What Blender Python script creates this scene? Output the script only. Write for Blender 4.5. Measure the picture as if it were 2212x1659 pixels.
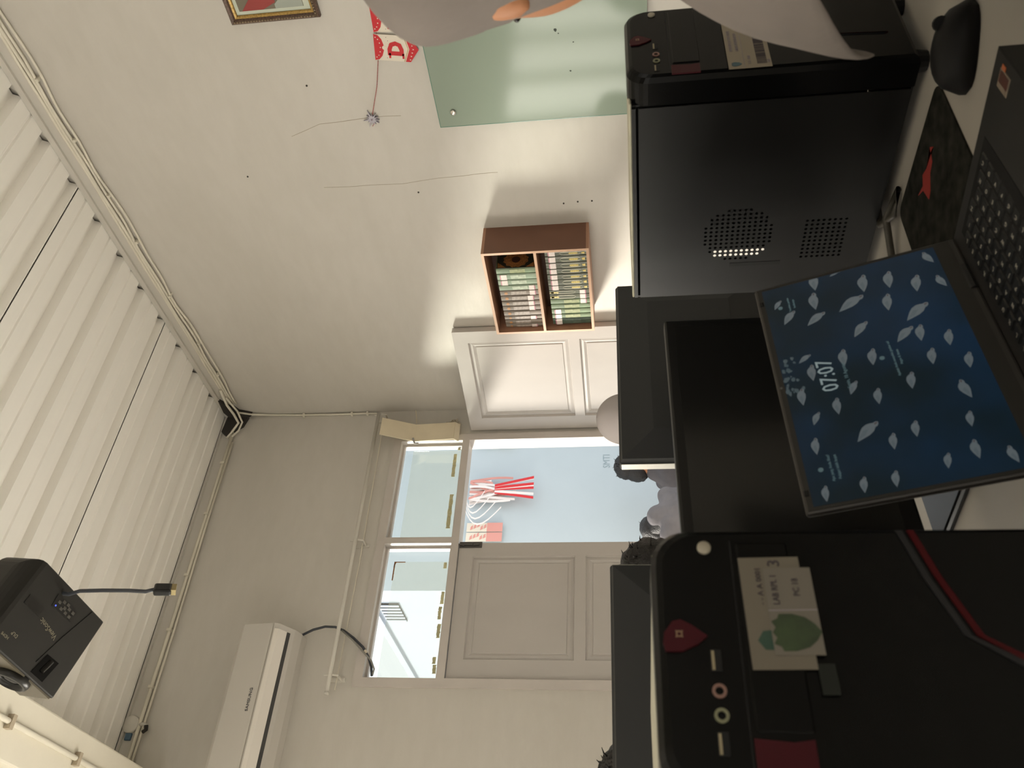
import bpy, bmesh, math, random
from mathutils import Vector, Matrix, Euler
random.seed(7)
PI = math.pi
S = bpy.context.scene
COL = S.collection
for o in list(bpy.data.objects):
    bpy.data.objects.remove(o)

# ------------------------------------------------------------------ camera
cam_d = bpy.data.cameras.new('camera')
cam = bpy.data.objects.new('camera', cam_d)
COL.objects.link(cam)
S.camera = cam
cam_d.sensor_fit = 'HORIZONTAL'
cam_d.sensor_width = 36.0
cam_d.lens = 36.0 * 1852.94 / 2212.0
cam_d.clip_start = 0.02
cam_d.clip_end = 200
RT = Vector((0.7803841, -0.62446887, -0.03223808))      # world direction of the picture's upright right
UP = Vector((-0.05774363, -0.12330489, 0.99068743))
FW = Vector((0.62262857, 0.77125517, 0.13228428))
EYE = Vector((0, 0, 1.17))
# the phone was held sideways: picture x runs down in the world, picture y runs left
m = Matrix((-UP, RT, -FW)).transposed().to_4x4()
m.translation = EYE
cam.matrix_world = m
cam_d.dof.use_dof = True
cam_d.dof.focus_distance = 3.6
cam_d.dof.aperture_fstop = 12.0

# ------------------------------------------------------------------ world, sun, exposure
w = bpy.data.worlds.new('world')
S.world = w
w.use_nodes = True
nt = w.node_tree
bg = nt.nodes['Background']
bg.inputs['Color'].default_value = (0.93, 0.97, 1.0, 1)
bg.inputs['Strength'].default_value = 1.35
sun_d = bpy.data.lights.new('sun', 'SUN')
sun_d.energy = 8.0
sun_d.angle = math.radians(13)
sun_d.color = (1.0, 0.93, 0.82)
sun = bpy.data.objects.new('sun', sun_d)
COL.objects.link(sun)
sun.rotation_euler = Vector((0.64, -1.0, -0.42)).to_track_quat('-Z', 'Y').to_euler()
sun.location = (-3, 9, 6)
WINDOW_BACK = 17.5       # backlit blinds of the window left of the door
FILL_LEFT = 2.8       # glow of the added left wall window, for fill light
FILL_FRONT = 1.9  # glow of the window added behind the camera, for fill light
S.view_settings.view_transform = 'Standard'
S.view_settings.look = 'None'
S.view_settings.gamma = 1.0
S.view_settings.use_curve_mapping = False
S.view_settings.exposure = 0.0
S.cycles.max_bounces = 8
S.cycles.diffuse_bounces = 5
S.cycles.glossy_bounces = 3
S.cycles.transparent_max_bounces = 10
S.cycles.use_denoising = True
S.cycles.sample_clamp_indirect = 6.0
S.cycles.caustics_reflective = False
S.cycles.caustics_refractive = False

# ------------------------------------------------------------------ materials
MATS = {}
def srgb(r, g, b):
    f = lambda c: (c / 255 / 12.92) if c / 255 <= 0.04045 else ((c / 255 + 0.055) / 1.055) ** 2.4
    return (f(r), f(g), f(b))
def mat(name, col, rough=0.6, spec=0.5, metal=0.0, var=0.0, scale=6.0, bump=0.0, bscale=40.0, coat=0.0, stretch=None):
    if name in MATS:
        return MATS[name]
    M = bpy.data.materials.new(name)
    M.use_nodes = True
    N = M.node_tree
    b = N.nodes['Principled BSDF']
    b.inputs['Base Color'].default_value = (*col, 1)
    b.inputs['Roughness'].default_value = rough
    b.inputs['Specular IOR Level'].default_value = spec
    b.inputs['Metallic'].default_value = metal
    b.inputs['Coat Weight'].default_value = coat
    if var or bump:
        tc = N.nodes.new('ShaderNodeTexCoord')
        src = tc.outputs['Object']
        if stretch:
            mp = N.nodes.new('ShaderNodeMapping')
            mp.inputs['Scale'].default_value = stretch
            N.links.new(src, mp.inputs['Vector'])
            src = mp.outputs['Vector']
    if var:
        nz = N.nodes.new('ShaderNodeTexNoise')
        nz.inputs['Scale'].default_value = scale
        nz.inputs['Detail'].default_value = 4
        N.links.new(src, nz.inputs['Vector'])
        cr = N.nodes.new('ShaderNodeValToRGB')
        cr.color_ramp.elements[0].position = 0.3
        cr.color_ramp.elements[1].position = 0.7
        cr.color_ramp.elements[0].color = (*[max(0, c * (1 - var)) for c in col], 1)
        cr.color_ramp.elements[1].color = (*[min(1, c * (1 + var)) for c in col], 1)
        N.links.new(nz.outputs['Fac'], cr.inputs['Fac'])
        N.links.new(cr.outputs['Color'], b.inputs['Base Color'])
    if bump:
        nb = N.nodes.new('ShaderNodeTexNoise')
        nb.inputs['Scale'].default_value = bscale
        nb.inputs['Detail'].default_value = 5
        N.links.new(src, nb.inputs['Vector'])
        bp = N.nodes.new('ShaderNodeBump')
        bp.inputs['Strength'].default_value = bump
        bp.inputs['Distance'].default_value = 0.01
        N.links.new(nb.outputs['Fac'], bp.inputs['Height'])
        N.links.new(bp.outputs['Normal'], b.inputs['Normal'])
    MATS[name] = M
    return M
def emit(name, col, strength):
    M = bpy.data.materials.new(name)
    M.use_nodes = True
    b = M.node_tree.nodes['Principled BSDF']
    b.inputs['Base Color'].default_value = (0.02, 0.02, 0.02, 1)
    b.inputs['Roughness'].default_value = 0.25
    b.inputs['Emission Color'].default_value = (*col, 1)
    b.inputs['Emission Strength'].default_value = strength
    return M

def wall_mat():
    M = bpy.data.materials.new('wall_paint')
    M.use_nodes = True
    N = M.node_tree
    b = N.nodes['Principled BSDF']
    b.inputs['Roughness'].default_value = 0.55
    b.inputs['Specular IOR Level'].default_value = 0.3
    tc = N.nodes.new('ShaderNodeTexCoord')
    n1 = N.nodes.new('ShaderNodeTexNoise'); n1.inputs['Scale'].default_value = 1.1; n1.inputs['Detail'].default_value = 3
    n2 = N.nodes.new('ShaderNodeTexNoise'); n2.inputs['Scale'].default_value = 7; n2.inputs['Detail'].default_value = 6
    mp = N.nodes.new('ShaderNodeMapping'); mp.inputs['Scale'].default_value = (1, 1, 3)
    for n in (n1, n2):
        N.links.new(tc.outputs['Object'], mp.inputs['Vector'])
        N.links.new(mp.outputs['Vector'], n.inputs['Vector'])
    cr = N.nodes.new('ShaderNodeValToRGB')
    cr.color_ramp.elements[0].position = 0.35; cr.color_ramp.elements[1].position = 0.68
    cr.color_ramp.elements[0].color = (0.545, 0.518, 0.468, 1)
    cr.color_ramp.elements[1].color = (0.595, 0.568, 0.52, 1)
    mx = N.nodes.new('ShaderNodeMix'); mx.data_type = 'FLOAT'
    mx.inputs[0].default_value = 0.35
    N.links.new(n1.outputs['Fac'], mx.inputs[2]); N.links.new(n2.outputs['Fac'], mx.inputs[3])
    N.links.new(mx.outputs[0], cr.inputs['Fac'])
    N.links.new(cr.outputs['Color'], b.inputs['Base Color'])
    bp = N.nodes.new('ShaderNodeBump'); bp.inputs['Strength'].default_value = 0.25; bp.inputs['Distance'].default_value = 0.006
    n3 = N.nodes.new('ShaderNodeTexNoise'); n3.inputs['Scale'].default_value = 9; n3.inputs['Detail'].default_value = 8
    N.links.new(mp.outputs['Vector'], n3.inputs['Vector'])
    N.links.new(n3.outputs['Fac'], bp.inputs['Height'])
    N.links.new(bp.outputs['Normal'], b.inputs['Normal'])
    return M
M_WALL = wall_mat()
M_CEIL = mat('ceiling_sheet', (0.955, 0.93, 0.88), 0.45, 0.4, var=0.012, scale=3, stretch=(0.4, 8, 1))
M_BEAM = mat('beam_paint', (0.74, 0.70, 0.59), 0.6, 0.3, var=0.04, scale=4, bump=0.15, bscale=15)
M_TRIM = mat('trim_paint', (0.60, 0.575, 0.52), 0.5, var=0.08, scale=5)
M_DOOR = mat('door_paint', (0.475, 0.447, 0.42), 0.35, 0.5, var=0.035, scale=5, bump=0.06, bscale=12, stretch=(1, 1, 0.3))
M_FRAME = mat('frame_paint', (0.54, 0.50, 0.465), 0.4, 0.5, var=0.05, scale=6)
M_FLOOR = mat('floor_tile', (0.78, 0.76, 0.72), 0.35, var=0.06, scale=3)
M_CABLE = mat('cable_white', (0.70, 0.66, 0.56), 0.5, var=0.06, scale=8)
M_CABLE_D = mat('cable_dark', (0.035, 0.04, 0.05), 0.45)
M_CABLE_G = mat('cable_grey', (0.25, 0.24, 0.22), 0.5)
M_DARK = mat('dark_gap', (0.035, 0.03, 0.025), 0.9)
M_AC = mat('ac_plastic', (0.57, 0.543, 0.50), 0.35, 0.5)
M_AC_D = mat('ac_slot', (0.05, 0.05, 0.05), 0.6)
M_AC_L = mat('ac_louvre', (0.80, 0.76, 0.70), 0.3)
M_LOGO_D = mat('logo_grey', (0.06, 0.06, 0.07), 0.5)
M_BLACK = mat('black_plastic', (0.0075, 0.0075, 0.0072), 0.42, 0.35, var=0.06, scale=60, bump=0.05, bscale=900)
M_BLACK_M = mat('black_matte', (0.005, 0.0048, 0.0047), 0.6, 0.25)
M_BLACK_G = mat('black_gloss', (0.0028, 0.0028, 0.0027), 0.22, 0.13)
M_PANEL = mat('case_steel', (0.006, 0.006, 0.0057), 0.38, 0.25, var=0.03, scale=90)
M_SCREEN = mat('screen_off', (0.012, 0.012, 0.0115), 0.22, 0.42)
M_MONB = mat('monitor_back', (0.026, 0.0275, 0.0285), 0.5, 0.35)
M_SILVER = mat('silver_edge', (0.35, 0.34, 0.30), 0.35, 0.5, 0.3)
M_PROJ = mat('projector_plastic', (0.018, 0.017, 0.0145), 0.5, 0.35, var=0.05, scale=80)
M_PROJ_D = mat('projector_dark', (0.010, 0.009, 0.0075), 0.35, 0.4)
M_PROJ_L = mat('projector_print', (0.24, 0.215, 0.155), 0.5)
M_STEEL = mat('steel', (0.62, 0.58, 0.52), 0.25, 0.5, 1.0)
M_WOOD = mat('shelf_laminate', (0.38, 0.20, 0.125), 0.45, 0.4, var=0.05, scale=5, stretch=(1, 1, 8))
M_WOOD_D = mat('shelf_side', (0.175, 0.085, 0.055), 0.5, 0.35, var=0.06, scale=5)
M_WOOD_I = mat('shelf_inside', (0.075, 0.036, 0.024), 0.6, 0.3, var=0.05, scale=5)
M_GREENBOARD = mat('board_glass', (0.28, 0.335, 0.275), 0.09, 0.13)
M_BOARD_E = mat('board_edge', (0.10, 0.22, 0.17), 0.15, 0.6)
M_RED = mat('paper_red', (0.55, 0.022, 0.03), 0.7)
M_WHITEPAPER = mat('paper_white', (0.72, 0.66, 0.56), 0.8)
M_STICKER = mat('sticker_paper', (0.62, 0.55, 0.44), 0.7, var=0.03, scale=40)
M_INK = mat('ink', (0.03, 0.022, 0.03), 0.7)
M_GREY_INK = mat('ink_grey', (0.25, 0.22, 0.24), 0.7)
M_LEAF = mat('crest_green', (0.022, 0.04, 0.012), 0.6, var=0.35, scale=70)
M_LEAF2 = mat('crest_teal', (0.018, 0.05, 0.032), 0.6)
M_REDP = mat('red_plastic', (0.04, 0.003, 0.006), 0.4, 0.15)
M_REDT = mat('red_stripe', (0.045, 0.0015, 0.003), 0.35, 0.15)
M_GREYT = mat('grey_stripe', (0.014, 0.014, 0.015), 0.4, 0.2)
M_DESK = mat('desk_top', (0.36, 0.335, 0.295), 0.5, var=0.04, scale=6)
M_DESK_E = mat('desk_edge', (0.10, 0.10, 0.10), 0.6)
M_SKIN = mat('skin', (0.42, 0.19, 0.095), 0.55, 0.3)
M_HAIR = mat('hair_black', (0.012, 0.010, 0.009), 0.5, 0.4, var=0.3, scale=60, bump=0.6, bscale=120)
M_SHIRT_G = mat('shirt_grey', (0.155, 0.145, 0.15), 0.9, 0.1, var=0.12, scale=9, bump=0.5, bscale=14)
M_SHIRT_D = mat('shirt_dark', (0.10, 0.092, 0.095), 0.9, 0.1, var=0.12, scale=9, bump=0.4, bscale=14)
M_BLACKCLOTH = mat('black_cloth', (0.008, 0.0062, 0.0058), 0.95, 0.05, var=0.2, scale=20)
M_TROUSER = mat('trouser_grey', (0.12, 0.11, 0.11), 0.9, 0.1)
M_HIJAB_G = mat('hijab_grey', (0.42, 0.385, 0.38), 0.95, 0.1, var=0.05, scale=5, bump=0.2, bscale=10)
M_HIJAB_W = mat('hijab_white', (0.195, 0.17, 0.152), 0.95, 0.1, var=0.10, scale=7, bump=1.0, bscale=6)
M_SHOE = mat('shoe', (0.02, 0.02, 0.02), 0.5)
M_EYE = mat('eye_dark', (0.01, 0.008, 0.007), 0.2)
M_BLUEWALL = mat('blue_wall', (0.49, 0.56, 0.60), 0.8, 0.2, var=0.025, scale=2, bump=0.1, bscale=20)
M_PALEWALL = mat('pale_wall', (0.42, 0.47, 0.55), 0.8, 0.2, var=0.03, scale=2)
M_GROUND = mat('ground_concrete', (0.55, 0.53, 0.50), 0.85, var=0.08, scale=4)
M_TAPE = mat('tape_residue', (0.50, 0.47, 0.28), 0.8, var=0.25, scale=60)
M_CARD = mat('card_cream', (0.70, 0.62, 0.46), 0.7, 0.3, var=0.05, scale=9)
M_CARD_B = mat('card_brown', (0.42, 0.32, 0.205), 0.8, 0.2, var=0.06, scale=12)
M_GOLD = mat('gold', (0.42, 0.27, 0.08), 0.4, 0.5, 0.4, var=0.35, scale=150)
M_FRAME_W = mat('frame_brown', (0.115, 0.07, 0.05), 0.45, 0.4, var=0.5, scale=160)
M_MATB = mat('mount_board', (0.56, 0.60, 0.50), 0.8)
M_STOOL = mat('stool_plastic', (0.09, 0.10, 0.14), 0.5)
M_RUST = mat('rust', (0.25, 0.11, 0.04), 0.9)

def glass_mat(name, film, tint=(0.97, 0.985, 0.98)):
    M = bpy.data.materials.new(name)
    M.use_nodes = True
    N = M.node_tree
    N.nodes.clear()
    out = N.nodes.new('ShaderNodeOutputMaterial')
    tr = N.nodes.new('ShaderNodeBsdfTransparent'); tr.inputs['Color'].default_value = (*tint, 1)
    if film: tr.inputs['Color'].default_value = (0.90, 0.91, 0.895, 1)
    gl = N.nodes.new('ShaderNodeBsdfGlossy'); gl.inputs['Roughness'].default_value = 0.03
    mx = N.nodes.new('ShaderNodeMixShader'); mx.inputs[0].default_value = 0.05
    N.links.new(tr.outputs[0], mx.inputs[1]); N.links.new(gl.outputs[0], mx.inputs[2])
    last = mx
    if film:
        tl = N.nodes.new('ShaderNodeBsdfTranslucent'); tl.inputs['Color'].default_value = (0.85, 0.86, 0.74, 1)
        df = N.nodes.new('ShaderNodeBsdfDiffuse'); df.inputs['Color'].default_value = (0.85, 0.86, 0.78, 1)
        a = N.nodes.new('ShaderNodeMixShader'); a.inputs[0].default_value = 0.3
        N.links.new(tl.outputs[0], a.inputs[1]); N.links.new(df.outputs[0], a.inputs[2])
        f = N.nodes.new('ShaderNodeMixShader'); f.inputs[0].default_value = film
        N.links.new(mx.outputs[0], f.inputs[1]); N.links.new(a.outputs[0], f.inputs[2])
        last = f
    N.links.new(last.outputs[0], out.inputs[0])
    return M
M_GLASS = glass_mat('pane_glass', 0.0)
M_FILM = glass_mat('film_on_glass', 0.05)

# ------------------------------------------------------------------ mesh helpers
class MB:
    def __init__(self):
        self.v = []; self.f = []; self.mi = []
    def add(self, vs, fs, mi=0):
        n = len(self.v)
        self.v += [tuple(p) for p in vs]
        self.f += [tuple(i + n for i in q) for q in fs]
        self.mi += [mi] * len(fs)
        return self
    def box(self, lo, hi, mi=0):
        x0, y0, z0 = lo; x1, y1, z1 = hi
        vs = [(x0,y0,z0),(x1,y0,z0),(x1,y1,z0),(x0,y1,z0),(x0,y0,z1),(x1,y0,z1),(x1,y1,z1),(x0,y1,z1)]
        fs = [(0,3,2,1),(4,5,6,7),(0,1,5,4),(1,2,6,5),(2,3,7,6),(3,0,4,7)]
        return self.add(vs, fs, mi)
    def hexa(self, vs, mi=0):
        return self.add(vs, [(0,3,2,1),(4,5,6,7),(0,1,5,4),(1,2,6,5),(2,3,7,6),(3,0,4,7)], mi)
    def rbox(self, lo, hi, r=0.005, seg=2, mi=0):
        bm = bmesh.new()
        bmesh.ops.create_cube(bm, size=1)
        c = [(a + b) / 2 for a, b in zip(lo, hi)]; d = [b - a for a, b in zip(lo, hi)]
        for v in bm.verts:
            v.co = Vector((c[0] + v.co.x * d[0], c[1] + v.co.y * d[1], c[2] + v.co.z * d[2]))
        r = min(r, 0.49 * min(d))
        bmesh.ops.bevel(bm, geom=bm.edges[:], offset=r, segments=seg, profile=0.5, affect='EDGES')
        self.bm(bm, mi); bm.free()
        return self
    def bm(self, bm, mi=0, M=None):
        bm.verts.index_update()
        vs = [(M @ v.co if M else v.co.copy()) for v in bm.verts]
        self.add(vs, [[v.index for v in f.verts] for f in bm.faces], mi)
        return self
    def prism(self, pts, axis, a, b, mi=0):
        """polygon in the two other axes (cyclic order), extruded from a to b along axis"""
        def P(u, v, t):
            return {0: (t, u, v), 1: (u, t, v), 2: (u, v, t)}[axis]
        n = len(pts)
        vs = [P(u, v, a) for u, v in pts] + [P(u, v, b) for u, v in pts]
        fs = [tuple(range(n))[::-1], tuple(range(n, 2 * n))]
        fs += [(i, (i + 1) % n, n + (i + 1) % n, n + i) for i in range(n)]
        return self.add(vs, fs, mi)
    def tube(self, pts, r, n=8, mi=0, cap=True):
        pts = [Vector(p) for p in pts]
        rr = r if isinstance(r, (list, tuple)) else [r] * len(pts)
        t0 = (pts[1] - pts[0]).normalized()
        a = Vector((0, 0, 1)) if abs(t0.z) < 0.9 else Vector((1, 0, 0))
        u = t0.cross(a).normalized()
        vs = []
        for i, p in enumerate(pts):
            t = (pts[min(i + 1, len(pts) - 1)] - pts[max(i - 1, 0)]).normalized()
            u = (u - t * u.dot(t)).normalized()
            v = t.cross(u)
            for k in range(n):
                an = 2 * PI * k / n
                vs.append(p + rr[i] * (math.cos(an) * u + math.sin(an) * v))
        fs = []
        for i in range(len(pts) - 1):
            for k in range(n):
                fs.append((i*n+k, i*n+(k+1) % n, (i+1)*n+(k+1) % n, (i+1)*n+k))
        if cap:
            fs.append(tuple(range(n))[::-1]); fs.append(tuple(range((len(pts)-1)*n, len(pts)*n)))
        return self.add(vs, fs, mi)
    def lathe(self, prof, c, ax, n=20, mi=0):
        """prof = [(r, t)] along the axis ax from c"""
        ax = Vector(ax).normalized(); c = Vector(c)
        a = Vector((0, 0, 1)) if abs(ax.z) < 0.9 else Vector((1, 0, 0))
        u = ax.cross(a).normalized(); v = ax.cross(u)
        vs = []
        for r, t in prof:
            for k in range(n):
                an = 2 * PI * k / n
                vs.append(c + ax * t + r * (math.cos(an) * u + math.sin(an) * v))
        fs = []
        for i in range(len(prof) - 1):
            for k in range(n):
                fs.append((i*n+k, i*n+(k+1) % n, (i+1)*n+(k+1) % n, (i+1)*n+k))
        fs.append(tuple(range(n))[::-1]); fs.append(tuple(range((len(prof)-1)*n, len(prof)*n)))
        return self.add(vs, fs, mi)
    def loft(self, rings, mi=0, cap=True):
        n = len(rings[0]); vs = [p for r in rings for p in r]; fs = []
        for i in range(len(rings) - 1):
            for k in range(n):
                fs.append((i*n+k, i*n+(k+1) % n, (i+1)*n+(k+1) % n, (i+1)*n+k))
        if cap:
            fs.append(tuple(range(n))[::-1]); fs.append(tuple(range((len(rings)-1)*n, len(rings)*n)))
        return self.add(vs, fs, mi)
    def xform(self, M):
        self.v = [tuple(M @ Vector(p)) for p in self.v]
        return self
    def build(self, name, mats, parent=None, smooth=False, fix=True):
        me = bpy.data.meshes.new(name)
        me.from_pydata([tuple(p) for p in self.v], [], self.f)
        if not isinstance(mats, (list, tuple)):
            mats = [mats]
        for mm in mats:
            me.materials.append(mm)
        for p, i in zip(me.polygons, self.mi):
            p.material_index = i
            p.use_smooth = smooth
        if fix:
            bm = bmesh.new(); bm.from_mesh(me)
            bmesh.ops.recalc_face_normals(bm, faces=bm.faces)
            bm.to_mesh(me); bm.free()
        me.update()
        o = bpy.data.objects.new(name, me)
        COL.objects.link(o)
        if parent:
            o.parent = parent
        return o
def tag(o, label=None, cat=None, group=None, kind=None):
    if label: o['label'] = label
    if cat: o['category'] = cat
    if group: o['group'] = group
    if kind: o['kind'] = kind
    return o
def thing(name, label, cat, loc=(0, 0, 0), rot=(0, 0, 0), group=None, M=None):
    o = bpy.data.objects.new(name, None)
    COL.objects.link(o)
    o.empty_display_size = 0.1
    if M is not None:
        o.matrix_world = M
    else:
        o.location = loc; o.rotation_euler = rot
    return tag(o, label, cat, group)
def struct(o):
    o['kind'] = 'structure'
    return o
def frame(origin, x, y):
    x = Vector(x).normalized(); y = Vector(y); y = (y - x * y.dot(x)).normalized(); z = x.cross(y)
    M = Matrix((x, y, z)).transposed().to_4x4(); M.translation = Vector(origin)
    return M
_tc = {}
def text_geo(s, size, depth=0.0, align='CENTER', squeeze=1.0, weight=0.0):
    """lettering as (verts, faces) in the xy plane, centred vertically on the capitals"""
    key = (s, size, depth, align, squeeze, weight)
    if key in _tc: return _tc[key]
    cu = bpy.data.curves.new('txt', 'FONT')
    cu.body = s; cu.size = size; cu.extrude = depth; cu.align_x = align; cu.align_y = 'CENTER'
    cu.resolution_u = 2; cu.offset = weight
    ob = bpy.data.objects.new('txt', cu); COL.objects.link(ob)
    dg = bpy.context.evaluated_depsgraph_get()
    me = bpy.data.meshes.new_from_object(ob.evaluated_get(dg))
    r = ([(v.co.x * squeeze, v.co.y, v.co.z) for v in me.vertices], [tuple(p.vertices) for p in me.polygons])
    bpy.data.objects.remove(ob); bpy.data.curves.remove(cu); bpy.data.meshes.remove(me)
    _tc[key] = r
    return r
def text_mb(mb, s, size, M, mi=0, align='CENTER', squeeze=1.0, depth=0.0002, weight=0.0):
    vs, fs = text_geo(s, size, depth, align, squeeze, weight)
    mb.add([M @ Vector(v) for v in vs], fs, mi)
    return mb
def flat(mb, pts, z0, z1, M, mi=0):
    """thin prism: pts in local xy of frame M, thickness z0..z1"""
    t = MB().prism(pts, 2, z0, z1)
    mb.add([M @ Vector(v) for v in t.v], t.f, mi)
    return mb
I4 = Matrix.Identity(4)
def wave(p0, p1, n, amp, seed):
    rnd = random.Random(seed)
    a, b = Vector(p0), Vector(p1)
    out = []
    ph = [rnd.uniform(0, 6.28) for _ in range(4)]
    for i in range(n):
        t = i / (n - 1)
        p = a.lerp(b, t)
        k = amp * (math.sin(t * 21 + ph[0]) * 0.6 + math.sin(t * 47 + ph[1]) * 0.4)
        k2 = amp * 0.4 * math.sin(t * 33 + ph[2])
        out.append(p + Vector((-abs(k2), 0, k)))
    return out

# ------------------------------------------------------------------ room shell
XR, YB, XL, YF, ZC = 3.121, 4.1, -3.2, -3.4, 3.681
struct(MB().box((XL - 0.1, YF - 0.1, -0.1), (XR + 0.12, YB + 0.14, 0.0)).build('floor', M_FLOOR))
struct(MB().box((XR, YF - 0.12, 0), (XR + 0.12, YB + 0.14, 3.9)).build('wall_right', M_WALL))
# back wall with the door/transom opening and a window opening further left
DX0, DX1 = 1.422, 2.93
mb = MB()
T = 0.14
mb.box((DX1, YB, 0), (XR, YB + T, 3.9))
mb.box((DX0, YB, 2.56), (DX1, YB + T, 3.9))
mb.box((0.12, YB, 0), (DX0, YB + T, 3.9))
mb.box((-2.5, YB, 0), (0.12, YB + T, 0.95))
mb.box((-2.5, YB, 2.15), (0.12, YB + T, 3.9))
mb.box((XL - 0.12, YB, 0), (-2.5, YB + T, 3.9))
struct(mb.build('wall_back', M_WALL))
mb = MB()
for lo, hi in (((YF, 0), (-2.6, 3.9)), ((-2.6, 0), (2.6, 1.0)), ((-2.6, 2.3), (2.6, 3.9)), ((2.6, 0), (YB, 3.9))):
    mb.box((XL - 0.12, lo[0], lo[1]), (XL, hi[0], hi[1]))
struct(mb.build('wall_left', M_WALL))
mb = MB()
mb.box((XL - 0.12, YF - 0.12, 0), (-2.0, YF, 3.9)); mb.box((2.6, YF - 0.12, 0), (XR, YF, 3.9))
mb.box((-2.0, YF - 0.12, 0), (2.6, YF, 1.5)); mb.box((-2.0, YF - 0.12, 2.9), (2.6, YF, 3.9))
struct(mb.build('wall_front', M_WALL))

# ceiling: slab with profiled steel sheets hung under it
ceil = struct(MB().box((XL - 0.1, YF - 0.1, 3.76), (XR + 0.12, YB + 0.14, 3.9)).build('ceiling', M_CEIL))
P = 0.2325
def sheet_profile():
    pts = []
    for k in range(4):
        s = k * P
        pts += [(s + 0.003, 0.0), (s + 0.060, 0.0), (s + 0.066, 0.006), (s + 0.074, 0.006), (s + 0.080, 0.0), (s + 0.155, 0.0),
                (s + 0.157, 0.034), (s + 0.205, 0.034), (s + 0.222, 0.0)]
    pts.append((4 * P - 0.004, 0.0))
    return pts
pr = sheet_profile()
y0 = 2.272 - 4 * P * 7
sheet_me = None
while y0 < YB:
    pts = [(y0 + s, ZC + h) for s, h in pr if y0 + s < YB - 0.001]
    if len(pts) > 2 and y0 > YF - 0.8:
        if pts[-1][1] > ZC + 0.001: pts.append((min(YB - 0.001, pts[-1][0] + 0.01), ZC))
        mb = MB()
        vs, fs = [], []
        for (y, z) in pts:
            vs += [(XL, y, z), (3.108, y, z), (3.108, y, z + 0.0012), (XL, y, z + 0.0012)]
        for i in range(len(pts) - 1):
            a, b = 4 * i, 4 * i + 4
            fs += [(a, a + 1, b + 1, b), (a + 3, b + 3, b + 2, a + 2), (a + 1, a + 2, b + 2, b + 1), (a, b, b + 3, a + 3)]
        mb.add(vs, fs)
        mb.build('ceiling_panel', M_CEIL, ceil)
    y0 += 4 * P
# ledge mouldings under the sheets
struct(MB().box((3.095, YF, 3.652), (XR, YB, 3.679)).box((3.108, YF, 3.60), (XR, YB, 3.652)).build('trim_1', M_WALL))
struct(MB().box((XL, 4.072, 3.668), (3.095, YB, 3.68)).box((XL, 4.088, 3.60), (3.095, YB, 3.668)).build('trim_2', M_WALL))
# the downstand beam
struct(MB().rbox((0.735, YF, 3.381), (0.963, YB, 3.80), 0.008).build('trim_3', M_BEAM))
# dark gap chipped out of the plaster in the corner
def blob(cx, cy, cz, pts, ax, d):
    return MB().prism(pts, ax, d[0], d[1])
mb = MB()
mb.prism([(3.90, 3.655), (4.02, 3.668), (4.098, 3.64), (4.098, 3.555), (4.06, 3.50), (4.03, 3.575), (3.96, 3.61)], 0, 3.088, 3.1215)
mb.prism([(3.10, 3.66), (2.98, 3.672), (2.945, 3.63), (2.99, 3.60), (3.03, 3.55), (3.10, 3.53)], 1, 4.07, 4.1005)
tag(mb.build('plaster_hole', M_DARK), 'dark hole broken in the plaster at the ceiling corner', 'hole')

# ------------------------------------------------------------------ glowing blinds: the back window, plus fill windows added left and front
def blind_window(name, axis, a0, a1, z0, z1, plane, inward, strength, nslat, vary):
    """window filled with vertical blinds that glow by themselves"""
    fr = MB()
    def B(u0, v0, u1, v1, d0, d1):
        if axis == 0: fr.box((u0, min(d0, d1), v0), (u1, max(d0, d1), v1))
        else: fr.box((min(d0, d1), u0, v0), (max(d0, d1), u1, v1))
    d0, d1 = plane + 0.02 * inward, plane - 0.06 * inward
    B(a0, z0, a1, z0 + 0.05, d0, d1); B(a0, z1 - 0.05, a1, z1, d0, d1)
    B(a0, z0 + 0.05, a0 + 0.05, z1 - 0.05, d0, d1); B(a1 - 0.05, z0 + 0.05, a1, z1 - 0.05, d0, d1)
    nm = max(2, round((a1 - a0) / 0.65))
    for i in range(1, nm):
        u = a0 + (a1 - a0) * i / nm
        B(u - 0.025, z0 + 0.05, u + 0.025, z1 - 0.05, d0, d1)
    root = struct(fr.build(name, M_FRAME))
    rnd = random.Random(3)
    ms = [emit(f'blind_{name}_{i}', (1.0, 0.95, 0.85), strength * s) for i, s in enumerate((0.55, 0.85, 1.0, 1.25, 1.5))]
    w_ = (a1 - a0 - 0.1) / nslat
    for i in range(nslat):
        u = a0 + 0.05 + w_ * i
        sl = MB()
        p0, p1 = plane - 0.075 * inward, plane - 0.072 * inward
        if axis == 0: sl.box((u + 0.001, min(p0, p1), z0 + 0.05), (u + w_ - 0.001, max(p0, p1), z1 - 0.05))
        else: sl.box((min(p0, p1), u + 0.001, z0 + 0.05), (max(p0, p1), u + w_ - 0.001, z1 - 0.05))
        sl.build('slat', ms[rnd.choice(vary)], root)
    return root
blind_window('window_2', 0, -2.5, 0.12, 0.95, 2.15, YB, -1, WINDOW_BACK, 22, [0, 1, 2, 3, 4])
blind_window('fill_window_front', 0, -2.0, 2.6, 1.5, 2.9, YF, 1, FILL_FRONT, 24, [1, 2, 2, 3])  # unseen, added to brighten the back wall from the camera side
blind_window('fill_window_left', 1, -2.6, 2.6, 1.0, 2.3, XL, 1, FILL_LEFT, 26, [1, 2, 2, 3])  # unseen, added on the left wall as fill light

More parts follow.
